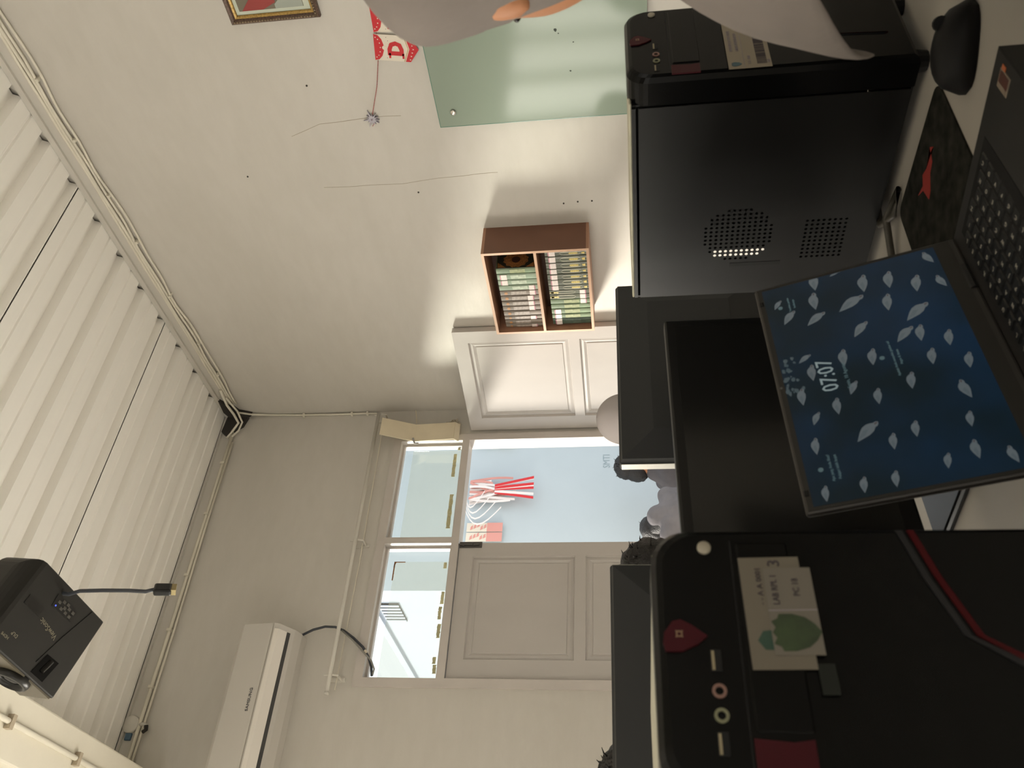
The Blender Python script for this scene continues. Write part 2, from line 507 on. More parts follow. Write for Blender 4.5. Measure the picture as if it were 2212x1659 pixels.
# ------------------------------------------------------------------ door frame, transom, leaves
tr = MB()
yb0, yb1 = YB - 0.012, YB + 0.085
tr.box((DX0, yb0, 0), (1.468, yb1, 2.56)); tr.box((2.886, yb0, 0), (DX1, yb1, 2.56))
tr.box((1.468, yb0, 2.512), (2.886, yb1, 2.56)); tr.box((1.468, yb0, 2.10), (2.886, yb1, 2.14))
tr.box((2.206, yb0, 2.14), (2.243, yb1, 2.512))
dframe = struct(tr.build('trim_4', M_FRAME))
# little stop moulding round both lights
lip = MB()
for x0, x1 in ((1.468, 2.206), (2.243, 2.886)):
    lip.box((x0, YB + 0.03, 2.14), (x0 + 0.012, YB + 0.06, 2.512)); lip.box((x1 - 0.012, YB + 0.03, 2.14), (x1, YB + 0.06, 2.512))
    lip.box((x0 + 0.012, YB + 0.03, 2.50), (x1 - 0.012, YB + 0.06, 2.512)); lip.box((x0 + 0.012, YB + 0.03, 2.14), (x1 - 0.012, YB + 0.06, 2.152))
lip.build('glazing_stop', M_FRAME, dframe)
win = struct(MB().box((1.470, YB + 0.061, 2.142), (2.204, YB + 0.065, 2.510)).build('window_1', M_GLASS))
MB().box((2.245, YB + 0.061, 2.142), (2.884, YB + 0.065, 2.510)).build('pane', M_GLASS, win)
MB().box((1.47, YB + 0.0585, 2.155), (2.13, YB + 0.0605, 2.458)).build('film', M_FILM, win)['label'] = 'milky film on the left pane'
MB().box((2.245, YB + 0.0585, 2.155), (2.86, YB + 0.0605, 2.452)).build('film', M_FILM, win)['label'] = 'milky film on the right pane'
tp = MB()
rnd = random.Random(5)
def residue(x0, x1, zc, h, seed):
    r = random.Random(seed); up_, dn = [], []
    n = 16
    for i in range(n + 1):
        x = x0 + (x1 - x0) * i / n
        up_.append((x, zc + h * (0.5 + r.uniform(-0.12, 0.12)))); dn.append((x, zc - h * (0.5 + r.uniform(-0.12, 0.12))))
    tp.prism(dn + up_[::-1], 1, YB + 0.0572, YB + 0.0583)
residue(2.675, 2.835, 2.192, 0.020, 1); residue(2.335, 2.555, 2.186, 0.022, 2); residue(2.862, 2.885, 2.172, 0.018, 9)
tp.build('tape_residue', M_TAPE, win)
tp = MB()
for i, (x0, x1) in enumerate(((1.885, 1.955), (1.80, 1.87), (1.70, 1.775), (1.565, 1.60), (1.515, 1.56), (2.09, 2.125))):
    residue(x0, x1, 2.171 + 0.005 * (i % 2), 0.017, 20 + i)
tp.build('tape_residue', M_TAPE, win)
tp = MB()
residue(2.02, 2.115, 2.459, 0.007, 31)
tp.prism([(2.126, 2.40), (2.131, 2.40), (2.131, 2.462), (2.10, 2.462), (2.115, 2.455), (2.126, 2.45)], 1, YB + 0.0572, YB + 0.0583)
tp.build('rust_stain', M_RUST, win)

def leaf(W, Z0=0.02, Z1=2.096):
    """panelled leaf, x 0..W, front face at y=0 (facing -y), thickness .04; returns base + raised panels"""
    t = 0.04
    b = MB()
    st = 0.098
    rails = [(Z0, 0.16), (0.72, 0.82), (1.413, 1.468), (2.018, Z1)]
    b.box((0, 0, Z0), (st, t, Z1)); b.box((W - 0.078, 0, Z0), (W, t, Z1))
    for a, c in rails: b.box((st, 0, a), (W - 0.078, t, c))
    pans = []
    for (a, c) in ((0.16, 0.72), (0.82, 1.413), (1.468, 2.018)):
        p = MB()
        x0, x1 = st, W - 0.078
        # sloped moulding down to the field
        def ring(d, y): return [(x0 + d, y, a + d), (x1 - d, y, a + d), (x1 - d, y, c - d), (x0 + d, y, c - d)]
        for yy, sg in ((0.0, 1), (t, -1)):
            rs = [ring(0.0, yy + sg * 0.001), ring(0.006, yy + sg * 0.012), ring(0.022, yy + sg * 0.009), ring(0.036, yy + sg * 0.016), ring(0.040, yy + sg * 0.012)]
            vs = [q for r_ in rs for q in r_]
            fs = []
            for i in range(len(rs) - 1):
                for k in range(4):
                    fs.append((i*4+k, i*4+(k+1) % 4, (i+1)*4+(k+1) % 4, (i+1)*4+k))
            n = 4 * (len(rs) - 1)
            fs.append((n, n+1, n+2, n+3))
            p.add(vs, fs)
        pans.append(p)
    return b, pans
# closed left leaf
b, pans = leaf(0.742)
root = struct(b.build('door_1', M_DOOR))
root.location = (1.4715, YB + 0.004, 0)
for p in pans: p.build('panel', M_DOOR, root)
hb = MB()
for z in (1.83, 0.9, 0.25):
    for k in range(3):
        hb.lathe([(0.0065, 0), (0.0065, 0.032)], (-0.003, -0.006, z - 0.05 + 0.034 * k), (0, 0, 1), 10)
hb.build('hinge', M_DOOR, root)
bo = MB()
bo.box((0.712, -0.004, 1.972), (0.747, 0.0, 2.095)); bo.tube([(0.729, -0.009, 1.985), (0.729, -0.009, 2.12)], 0.005, 8)
bo.box((0.719, -0.012, 2.015), (0.739, -0.004, 2.025)); bo.box((0.719, -0.012, 2.07), (0.739, -0.004, 2.08))
bo.tube([(0.729, -0.009, 2.02), (0.729, -0.022, 2.02), (0.724, -0.024, 2.02)], 0.003, 6)
bo.build('bolt', mat('bolt_dark', (0.09, 0.085, 0.08), 0.45, 0.5, 0.4), root)['label'] = 'dark metal tower bolt'
# open right leaf, hinged on the right jamb, swung in along the right-hand wall
b, pans = leaf(0.742)
root = struct(b.build('door_2', M_DOOR))
hx, hy, fx, fy = 2.952, 4.084, 3.071, 3.378
ang = math.atan2(fy - hy, fx - hx)
root.location = (hx, hy, 0); root.rotation_euler = (0, 0, ang)
# mirror so the seen face (towards -x) is the local front: local +x runs along the leaf; front -y -> world -x side
for p in pans: p.build('panel', M_DOOR, root)

# ------------------------------------------------------------------ outside
struct(MB().box((-14, YB + 0.14, -0.12), (16, 30, -0.02)).build('ground', M_GROUND))
bl = MB().box((2.93, 6.215, -0.02), (9.5, 11.0, 3.29))
blue = struct(bl.build('wall_outside', [M_BLUEWALL, M_PALEWALL]))
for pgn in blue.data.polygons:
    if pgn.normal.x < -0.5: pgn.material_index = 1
cap = MB().box((2.90, 6.19, 3.29), (9.5, 11.0, 3.35)); cap.build('coping', M_PALEWALL, blue)
# a slatted vent high on its end wall
vt = thing('wall_vent', 'striped louvre vent high on the pale end wall outside', 'vent', (2.93, 6.62, 3.17))
MB().box((-0.012, -0.17, -0.085), (0.0, 0.17, 0.085)).build('backing', M_DARK, vt)
for i in range(6):
    MB().box((-0.020, -0.165 + 0.058 * i, -0.085), (-0.012, -0.137 + 0.058 * i, 0.085)).build('slat', M_PALEWALL, vt)
# ribbon tassel and paper flags on the blue wall
M_RIB_R = mat('ribbon_red', (0.62, 0.02, 0.025), 0.5)
M_RIB_W = mat('ribbon_white', (0.82, 0.76, 0.74), 0.5)
M_RIB_P = mat('ribbon_pink', (0.66, 0.30, 0.26), 0.5)
tas = thing('ribbon_tassel', 'bunch of red and white ribbons hanging on the blue wall outside', 'tassel', (3.80, 6.19, 2.52))
def ribbon(pts, wd, mtl):
    q = MB(); n = len(pts)
    vs = []
    for (x, y, z) in pts:
        vs += [(x - wd / 2, y, z), (x + wd / 2, y, z), (x + wd / 2, y + 0.002, z), (x - wd / 2, y + 0.002, z)]
    fs = [(0, 1, 2, 3), (4*n-4, 4*n-3, 4*n-2, 4*n-1)]
    for i in range(n - 1):
        a = 4 * i
        for k in range(4): fs.append((a + k, a + (k + 1) % 4, a + 4 + (k + 1) % 4, a + 4 + k))
    q.add(vs, fs)
    return q.build('ribbon', mtl, tas)
rnd = random.Random(11)
for i in range(26):
    x0 = rnd.uniform(-0.10, 0.12); x1 = x0 * 0.6 + rnd.uniform(-0.05, 0.05)
    L_ = rnd.uniform(0.18, 0.40)
    y = -0.01 - 0.0022 * i
    ribbon([(x0 + (x1 - x0) * t + 0.02 * math.sin(3 * t + i), y, -L_ * t) for t in [j / 6 for j in range(7)]], 0.022, M_RIB_W if i % 3 else M_RIB_P)
for i in range(7):
    x1 = -0.07 + 0.032 * i + rnd.uniform(-0.02, 0.02)
    ribbon([(x1 * (0.3 + 0.7 * t), -0.072 - 0.0022 * i, -0.22 - 0.33 * t) for t in [j / 4 for j in range(5)]], 0.024, M_RIB_R if i % 2 == 0 else M_RIB_W)
for i in range(4):      # looping white tails on its left
    ribbon([(-0.02 - 0.055 * i - 0.16 * math.sin(PI * t), -0.09 - 0.003 * i, 0.02 - (0.16 + 0.05 * i) * t + 0.03 * math.sin(PI * t)) for t in [j / 8 for j in range(9)]], 0.014, M_RIB_W)
pf = thing('paper_flag', 'pair of red and white paper flags hanging by the tassel', 'flag', (3.43, 6.19, 2.52))
for k in range(2):
    q = MB(); q.box((-0.085 + 0.09 * k, -0.012, -0.30), (-0.003 + 0.09 * k, -0.009, 0.0)); f_ = q.build('flag', M_WHITEPAPER, pf)
    MB().box((-0.085 + 0.09 * k, -0.014, -0.30), (-0.003 + 0.09 * k, -0.012, -0.17)).build('red_band', M_RIB_P, f_)
    rb = MB()
    for j in range(5):
        zz = -0.03 - 0.028 * j; xx = -0.07 + 0.09 * k + 0.012 * (j % 3)
        rb.prism([(xx, zz), (xx + 0.03, zz - 0.004), (xx + 0.045, zz - 0.02), (xx + 0.012, zz - 0.022)], 1, -0.0145, -0.012)
    rb.build('print', M_RIB_P, f_)
gd = thing('bulb_garland', 'short green garland with yellow bulbs on the blue wall outside', 'garland', (4.32, 6.20, 2.30))
MB().tube([(0, -0.01, 0.25), (0.01, -0.015, 0.1), (-0.005, -0.012, -0.05), (0.005, -0.012, -0.12)], 0.004, 6).build('wire', mat('garland_green', (0.06, 0.16, 0.06), 0.7), gd)
lf = MB()
for i in range(26):
    z = 0.22 - 0.013 * i; a = random.uniform(0, 6.28)
    lf.prism([(-0.004, z), (0.022 * math.cos(a), z + 0.008), (0.036 * math.cos(a), z + 0.02 * math.sin(a)), (0.018 * math.cos(a), z - 0.008)], 1, -0.02, -0.017)
tag(lf.build('leaves', MATS['garland_green'], gd), kind='stuff')
for z in (0.02, 0.08, -0.04, -0.09):
    MB().lathe([(0.003, 0), (0.012, 0.01), (0.014, 0.02), (0.008, 0.032), (0.002, 0.035)], (-0.006, -0.02, z), (-0.6, -0.3, -0.4), 10).build('bulb', mat('bulb_yellow', (0.75, 0.62, 0.25), 0.4), gd, True)
sc = MB()
text_mb(sc, 'SMTI', 0.085, frame((4.13, 6.2135, 1.36), (1, 0, 0), (0, 0, 1)), squeeze=0.8)
tag(sc.build('wall_scribble', mat('pencil', (0.30, 0.38, 0.42), 0.9)), 'small pencilled letters on the blue wall outside', 'graffiti')

# ------------------------------------------------------------------ bookshelf on the right-hand wall
bs = thing('wall_bookshelf', 'small brown two-tier wooden bookshelf fixed to the right wall', 'shelf', (XR, 2.676, 1.321))
D, Wd, Hh = 0.179, 0.558, 0.501
t = 0.013
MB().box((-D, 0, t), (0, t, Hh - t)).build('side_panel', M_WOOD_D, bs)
MB().box((-D, Wd - t, t), (0, Wd, Hh - t)).build('side_panel', M_WOOD, bs)
MB().box((-D, 0, Hh - t), (0, Wd, Hh)).build('top_panel', M_WOOD, bs)
MB().box((-D, 0, 0), (0, Wd, t)).build('bottom_panel', M_WOOD, bs)
MB().box((-D, t, 0.244), (-0.006, Wd - t, 0.257)).build('shelf_board', M_WOOD, bs)
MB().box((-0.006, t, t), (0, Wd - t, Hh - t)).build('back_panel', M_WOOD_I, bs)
eb = MB()
eb.box((-D - 0.001, 0, 0), (-D, Wd, t)).box((-D - 0.001, 0, Hh - t), (-D, Wd, Hh)).box((-D - 0.001, 0, t), (-D, t, Hh - t)).box((-D - 0.001, Wd - t, t), (-D, Wd, Hh - t)).box((-D - 0.001, t, 0.244), (-D, Wd - t, 0.257))
eb.build('edge_band', mat('edge_band', (0.58, 0.36, 0.235), 0.4), bs)

M_BK = {'green': mat('book_green', (0.155, 0.22, 0.12), 0.35, 0.5, var=0.35, scale=30, stretch=(1, 1, 0.4)),
        'mint': mat('book_mint', (0.28, 0.36, 0.26), 0.3, 0.5, var=0.22, scale=25, stretch=(1, 1, 0.4)),
        'taupe': mat('book_taupe', (0.20, 0.165, 0.13), 0.35, 0.5, var=0.18, scale=40, stretch=(1, 1, 0.4)),
        'olive': mat('book_olive', (0.115, 0.125, 0.085), 0.3, 0.5, var=0.3, scale=30, stretch=(1, 1, 0.4)),
        'deep': mat('book_deep', (0.055, 0.085, 0.06), 0.35, 0.5, var=0.3, scale=30)}
M_PAGES = mat('pages', (0.62, 0.56, 0.44), 0.8)
M_CALL = mat('call_label', (0.70, 0.62, 0.58), 0.5, var=0.08, scale=90)
M_PINK = mat('label_pink', (0.50, 0.22, 0.28), 0.6)
M_YEL = mat('spine_yellow', (0.62, 0.50, 0.16), 0.4, var=0.3, scale=120)
M_CREAM = mat('spine_cream', (0.62, 0.60, 0.48), 0.4)
M_ORN = mat('spine_orange', (0.42, 0.20, 0.07), 0.5)
def make_book(style, thick, height, sticker, label, loc, group, lean=0.0):
    b = thing('book', label, 'book', loc, (lean, 0, 0), group)
    dp = 0.128
    c = MB(); tk = thick; r = 0.004
    # rounded spine at x=0, boards running back
    prof = [(dp, 0), (r, 0), (0.0012, 0.004), (0, tk * 0.35), (0, tk * 0.65), (0.0012, tk - 0.004), (r, tk), (dp, tk), (dp, tk - 0.002), (r + 0.001, tk - 0.002), (0.003, tk * 0.6), (0.003, tk * 0.4), (r + 0.001, 0.002), (dp, 0.002)]
    c.prism(prof, 2, 0, height)
    c.build('cover', M_BK[style], b)
    MB().box((0.0045, 0.0021, 0.003), (dp - 0.003, tk - 0.0021, height - 0.003)).build('page_block', M_PAGES, b)
    y0_, y1_ = tk * 0.16, tk * 0.84
    if style in ('olive',):
        o = MB()
        zl, zh = height * 0.13, height * 0.66
        if sticker == 'low': zl, zh = height * 0.34, height * 0.86
        yc = tk / 2
        def fl(z): return zl + zh - z if sticker == 'low' else z
        # lens-shaped cream outline with a yellow heart, and a yellow block at the foot
        ol = []
        n = 10
        for i in range(n + 1):
            s = i / n; ol.append((yc - (y1_ - y0_) / 2 * min(1, 2.6 * math.sin(PI * s)), zl + (zh - zl) * s))
        inn = [(yc - (yc - y) * 0.72, z) for y, z in ol]
        full = ol + [(2 * yc - y, z) for y, z in ol[::-1]]
        for i in range(n):
            (a, za), (b_, zb) = ol[i], ol[i + 1]; (c_, zc), (d_, zd) = inn[i], inn[i + 1]
            o.prism([(a, za), (b_, zb), (d_, zd), (c_, zc)], 0, -0.0008, 0.0)
            o.prism([(2*yc-a, za), (2*yc-b_, zb), (2*yc-d_, zd), (2*yc-c_, zc)], 0, -0.0008, 0.0)
        o.build('spine_outline', M_CREAM, b)
        h = MB(); m0 = fl(height * 0.20); m1 = fl(height * 0.44)
        m0, m1 = min(m0, m1), max(m0, m1)
        h.prism([(yc - tk * 0.16, m0 + 0.008), (yc, m0), (yc + tk * 0.16, m0 + 0.008), (yc + tk * 0.16, m1 - 0.008), (yc, m1), (yc - tk * 0.16, m1 - 0.008)], 0, -0.0012, -0.0001)
        q0 = height * 0.05 if sticker != 'low' else height * 0.89
        h.prism([(yc - tk * 0.22, q0), (yc + tk * 0.22, q0), (yc + tk * 0.16, q0 + 0.014), (yc - tk * 0.16, q0 + 0.014)], 0, -0.0012, -0.0001)
        h.build('spine_ornament', M_YEL, b)
    elif style == 'taupe':
        o = MB()
        o.lathe([(tk * 0.26, 0), (tk * 0.26, 0.001)], (-0.0008, tk / 2, height * 0.85), (1, 0, 0), 12)
        o.build('spine_ornament', M_ORN, b)
        o = MB(); o.prism([(y0_, height * 0.33), (y1_, height * 0.33), (y1_, height * 0.72), (y0_, height * 0.72)], 0, -0.0006, 0.0002)
        o.build('spine_panel', mat('spine_pale', (0.33, 0.28, 0.24), 0.4, var=0.25, scale=90), b)
    elif style in ('mint', 'green', 'deep'):
        o = MB(); o.prism([(y0_, height * 0.28), (y1_, height * 0.28), (y1_, height * 0.66), (y0_, height * 0.66)], 0, -0.0006, 0.0002)
        o.build('spine_panel', mat('spine_wash_' + style, {'mint': (0.42, 0.48, 0.37), 'green': (0.25, 0.28, 0.13), 'deep': (0.07, 0.10, 0.075)}[style], 0.4, var=0.25, scale=60), b)
    if sticker:
        zc_ = {'low': 0.17, 'high': 0.83, 'mid': 0.24}[sticker] * height
        q = MB().box((-0.0016, tk * 0.06, zc_ - 0.014), (0.0004, tk * 0.94, zc_ + 0.014)).build('call_label', M_CALL, b)
        MB().box((-0.0019, tk * 0.1, zc_ + (0.014 if sticker == 'high' else -0.016)), (-0.0002, tk * 0.9, zc_ + (0.019 if sticker == 'high' else -0.011))).build('stripe', M_PINK, q)
    return b
NTH = ['first', 'second', 'third', 'fourth', 'fifth', 'sixth', 'seventh', 'eighth', 'ninth', 'tenth', 'eleventh', 'twelfth', 'thirteenth', 'fourteenth']
TOP = [(2.808, 2.841, 'green', None), (2.845, 2.881, 'mint', 'high'), (2.883, 2.917, 'mint', 'high'), (2.921, 2.954, 'mint', 'low'),
       (2.956, 2.989, 'taupe', 'low'), (2.992, 3.026, 'taupe', 'mid'), (3.03, 3.062, 'taupe', 'mid'), (3.064, 3.096, 'taupe', 'mid'),
       (3.1, 3.134, 'taupe', None), (3.136, 3.162, 'taupe', 'mid'), (3.166, 3.196, 'taupe', None), (3.197, 3.218, 'taupe', 'mid')]
CN = {'green': 'green', 'mint': 'pale green', 'taupe': 'brown-grey', 'olive': 'dark green and gold', 'deep': 'deep green'}
for i, (a, c, st, sk) in enumerate(TOP):
    lab = f'{CN[st]} book, {NTH[i]} from the near end of the upper shelf'
    if i == 0: lab = 'green book with gold medallion cover at the near end of the upper shelf'
    if i == 11: lab = 'thin brown-grey book at the door end of the upper shelf'
    make_book(st, c - a, 0.193, sk, lab, (2.972, a, 1.5785), 'books on the upper shelf')
first = [o for o in bpy.data.objects if o.get('label', '').startswith('green book with gold medallion')][0]
# the medallion cover of that first book (faces the camera side, -y)
cv = MB().box((0.004, -0.0014, 0.004), (0.126, -0.0002, 0.189)).build('cover_print', mat('cover_dark', (0.025, 0.032, 0.022), 0.35, var=0.3, scale=60), first)
md = MB(); n = 24; cx, cz = 0.06, 0.098
pt = [(cx + (0.048 + 0.006 * (k % 2)) * math.cos(2*PI*k/n), cz + (0.056 + 0.007 * (k % 2)) * math.sin(2*PI*k/n)) for k in range(n)]
md.prism(pt, 1, -0.0022, -0.0013)
for sx in (0.008, 0.122):
    for sz, dz in ((0.008, 1), (0.185, -1)):
        md.prism([(sx, sz), (sx + (0.035 if sx < 0.06 else -0.035), sz), (sx, sz + dz * 0.04)], 1, -0.0022, -0.0013)
md.build('medallion', mat('medallion_gold', (0.27, 0.13, 0.04), 0.45, var=0.5, scale=140), first)
MB().lathe([(0.021, 0), (0.021, 0.002)], (cx, -0.0034, cz), (0, 1, 0), 16).build('medallion_core', mat('medallion_dark', (0.045, 0.022, 0.015), 0.5), first)
BOT = [(2.713, 2.743, 'olive', 'high'), (2.747, 2.784, 'olive', 'high'), (2.787, 2.823, 'olive', 'high'), (2.826, 2.858, 'olive', 'high'), (2.863, 2.895, 'olive', 'high'),
       (2.897, 2.934, 'olive', 'high'), (2.935, 2.966, 'olive', 'high'), (2.968, 2.996, 'olive', 'low'), (2.997, 3.030, 'olive', 'low'),
       (3.031, 3.063, 'green', 'low'), (3.065, 3.097, 'green', None), (3.099, 3.134, 'green', 'high'), (3.136, 3.167, 'green', 'high'), (3.169, 3.211, 'deep', 'high')]
for i, (a, c, st, sk) in enumerate(BOT):
    lab = f'{CN[st]} book, {NTH[i]} from the near end of the lower shelf'
    if i == 13: lab = 'thick deep green book at the door end of the lower shelf'
    make_book(st, c - a, 0.195, sk, lab, (2.972, a, 1.3342), 'books on the lower shelf')

# ------------------------------------------------------------------ glass board
gb = thing('glass_board', 'pale green glass writing board on the right wall', 'board', (XR - 0.03, 0.35, 1.05))
MB().box((0, 0, 0), (0.008, 1.734, 0.863)).build('glass_sheet', M_GREENBOARD, gb)
MB().box((-0.0004, 1.7335, 0), (0.008, 1.7362, 0.863)).box((-0.0004, 0, 0.8628), (0.008, 1.736, 0.8655)).build('polished_edge', M_BOARD_E, gb)
for (y, z) in ((1.666, 0.798), (1.666, 0.07), (0.07, 0.798), (0.07, 0.07)):
    k = MB().lathe([(0.009, 0.028), (0.009, -0.001), (0.0125, -0.001), (0.0125, -0.006), (0.0105, -0.008), (0.001, -0.0085)], (0, y, z), (1, 0, 0), 18)
    k.build('standoff_knob', M_STEEL, gb, True)
rnd = random.Random(4)
sm = MB()
for (y, z, s) in ((1.17, 0.47, 0.006), (1.20, 0.455, 0.004), (1.345, 0.345, 0.007), (1.36, 0.335, 0.003), (1.52, 0.30, 0.004), (1.40, 0.28, 0.003)):
    sm.prism([(y + s * rnd.uniform(0.6, 1.2) * math.cos(a), z + s * rnd.uniform(0.6, 1.2) * math.sin(a)) for a in [i * PI / 4 for i in range(8)]], 0, -0.0006, 0.0)
sm.build('smudge', mat('smudge', (0.03, 0.04, 0.03), 0.7), gb)

# ------------------------------------------------------------------ framed picture
pc = thing('framed_portrait', 'brown and gold framed portrait hung high on the right wall', 'picture', (XR - 0.001, 1.567, 2.287))
PW, PH = 0.50, 0.357   # runs towards -y
f = MB()
def mould(o0, o1, d0, d1, mb):
    a = [(0 - o0, o0), (-(PW - o0), o0), (-(PW - o0), PH - o0), (-o0, PH - o0)]
    b_ = [(-o1, o1), (-(PW - o1), o1), (-(PW - o1), PH - o1), (-o1, PH - o1)]
    vs = [(-d0, y, z) for y, z in a] + [(-d1, y, z) for y, z in b_]
    mb.add(vs, [(k, (k + 1) % 4, 4 + (k + 1) % 4, 4 + k) for k in range(4)])
mould(0, 0, 0, 0.018, f); mould(0, 0.008, 0.018, 0.026, f); mould(0.008, 0.016, 0.026, 0.022, f); mould(0.016, 0.021, 0.022, 0.014, f)
f.build('frame', M_FRAME_W, pc)
g = MB(); mould(0.021, 0.028, 0.016, 0.013, g); mould(0.028, 0.031, 0.013, 0.008, g); g.build('gilt_slip', M_GOLD, pc)
bd = MB()
for i in range(44):
    y = -0.012 - i * 0.0109
    bd.box((-0.029, y - 0.003, 0.0095), (-0.024, y + 0.003, 0.0145))
for i in range(30):
    z = 0.012 + i * 0.0113
    bd.box((-0.029, -0.0145, z - 0.003), (-0.024, -0.0095, z + 0.003))
tag(bd.build('beading', mat('beading', (0.22, 0.165, 0.10), 0.4), pc), kind='stuff')
MB().box((-0.006, -PW + 0.03, 0.03), (-0.003, -0.03, PH - 0.03)).build('mount_board', M_MATB, pc)
pi = MB().box((-0.008, -PW + 0.05, 0.055), (-0.006, -0.045, PH - 0.045)).build('photograph', mat('photo_ground', (0.17, 0.145, 0.105), 0.5), pc)
MB().prism([(-0.046, 0.215), (-0.046, 0.30), (-0.11, 0.24), (-0.20, 0.22), (-0.20, 0.175), (-0.07, 0.16)], 0, -0.0095, -0.008).build('red_cloth', mat('photo_red', (0.30, 0.045, 0.04), 0.6), pi)
MB().prism([(-0.09, 0.056), (-0.35, 0.056), (-0.33, 0.17), (-0.24, 0.20), (-0.15, 0.17), (-0.10, 0.12)], 0, -0.0098, -0.008).build('dark_coat', mat('photo_coat', (0.045, 0.05, 0.05), 0.6), pi)
MB().prism([(-0.046, 0.056), (-0.09, 0.056), (-0.10, 0.12), (-0.062, 0.165), (-0.046, 0.165)], 0, -0.0096, -0.008).build('pale_drape', mat('photo_pale', (0.34, 0.37, 0.32), 0.6), pi)
MB().lathe([(0.035, 0), (0.035, 0.0018)], (-0.0102, -0.24, 0.235), (1, 0, 0), 16).build('face', mat('photo_skin', (0.30, 0.18, 0.12), 0.6), pi)

# ------------------------------------------------------------------ pennant banner
pb = thing('pennant_banner', 'red and white lettered pennants strung along the right wall', 'banner', (XR - 0.004, 0, 0))
MB().tube([(0, 2.016, 2.199), (0, 1.89, 2.148), (0, 1.766, 2.111), (0, 1.66, 2.091), (0, 1.50, 2.075), (0, 1.30, 2.085)], 0.0016, 6).build('string', mat('string_red', (0.38, 0.11, 0.10), 0.8, var=0.5, scale=200), pb)
def pennant(yL, zT, letter, tilt):
    # local: x right (towards -y world), y up
    M = frame((-0.002, yL, zT), (0, -math.cos(tilt), -math.sin(tilt)), (0, -math.sin(tilt), math.cos(tilt)))
    wd, ht = 0.11, 0.165
    q = MB(); flat(q, [(0, 0), (0, -0.115), (wd / 2, -ht + 0.004), (wd, -0.115), (wd, 0)], 0, 0.0012, M)
    pn = q.build('pennant', M_WHITEPAPER, pb)
    fan = MB(); flat(fan, [(0.0, 0.004), (0.004, -0.013), (0.02, -0.026), (0.042, -0.033), (0.055, -0.034), (0.068, -0.033), (0.09, -0.026), (0.106, -0.013), (0.11, 0.004)], 0.0012, 0.002, M)
    fan.build('fan_top', M_RED, pn)
    dots = MB()
    for k in range(7):
        a = PI + PI * (k + 0.5) / 7
        x, y = 0.055 + 0.043 * math.cos(a), 0.002 + 0.022 * math.sin(a)
        flat(dots, [(x + 0.0025 * math.cos(j * PI / 3), y + 0.0025 * math.sin(j * PI / 3)) for j in range(6)], 0.002, 0.0024, M)
    c0 = (0.055, -0.036)
    flat(dots, [(c0[0] + 0.009 * math.cos(j * PI / 6), c0[1] + 0.009 * math.sin(j * PI / 6)) for j in range(12)], 0.002, 0.0026, M)
    dots.build('white_dots', M_WHITEPAPER, pn)
    dd = MB()
    for k in range(7):
        x = 0.012 + 0.0145 * k; y = -0.045 - 0.012 * math.sin(PI * k / 6)
        flat(dd, [(x + 0.0014 * math.cos(j * PI / 3), y + 0.0014 * math.sin(j * PI / 3)) for j in range(6)], 0.0012, 0.0016, M)
    dd.build('ink_dots', M_INK, pn)
    lt = MB(); text_mb(lt, letter, 0.080, M @ Matrix.Translation((0.053, -0.083, 0.0016)), depth=0.0004, weight=0.0048)
    for (xa_, xb_, y_) in ((0.012, 0.034, -0.0565), (0.012, 0.034, -0.1095)): flat(lt, [(xa_, y_ - 0.004), (xb_, y_ - 0.004), (xb_, y_ + 0.004), (xa_, y_ + 0.004)], 0.0012, 0.002, M)
    lt.build('letter', M_RED, pn)
    ch = MB()
    flat(ch, [(0, -0.118), (0.055, -0.135), (0.11, -0.118), (0.11, -0.138), (0.055, -0.172), (0, -0.138)], 0.0012, 0.002, M)
    ch.build('chevron', M_RED, pn)
    ln = MB(); flat(ln, [(0, -0.112), (0.055, -0.129), (0.11, -0.112), (0.11, -0.1145), (0.055, -0.1315), (0, -0.1145)], 0.0012, 0.0018, M)
    ln.build('thin_line', M_GOLD, pn)
    tr_ = MB()
    for k in range(7):
        x = 0.010 + 0.015 * k; y = -0.134 - 0.016 * (1 - abs(x - 0.055) / 0.055)
        flat(tr_, [(x - 0.003, y + 0.002), (x + 0.003, y + 0.002), (x, y - 0.004)], 0.002, 0.0024, M)
    tr_.build('white_triangles', M_WHITEPAPER, pn)
pennant(1.768, 2.118, 'D', 0.16)
pennant(1.652, 2.096, 'I', 0.08)
st_ = thing('tinsel_star', 'crumpled silvery star pinned at the end of the banner string', 'decoration', (XR - 0.006, 2.035, 2.205))
sm = MB(); rnd = random.Random(8)
for k in range(13):
    a = 2 * PI * k / 13; L_ = rnd.uniform(0.022, 0.045)
    sm.prism([(0.006 * math.cos(a + 1.2), 0.006 * math.sin(a + 1.2)), (L_ * math.cos(a), L_ * math.sin(a)), (0.006 * math.cos(a - 1.2), 0.006 * math.sin(a - 1.2))], 0, -0.004 - 0.001 * k * 0.3, 0.003)
sm.build('foil_points', mat('foil', (0.44, 0.42, 0.48), 0.35, 0.5, 0.3), st_)
MB().tube([(-0.004, 0, 0), (-0.003, 0.02, -0.006), (-0.002, 0.035, 0.006)], 0.0012, 5).build('pin_thread', MATS['string_red'], st_)

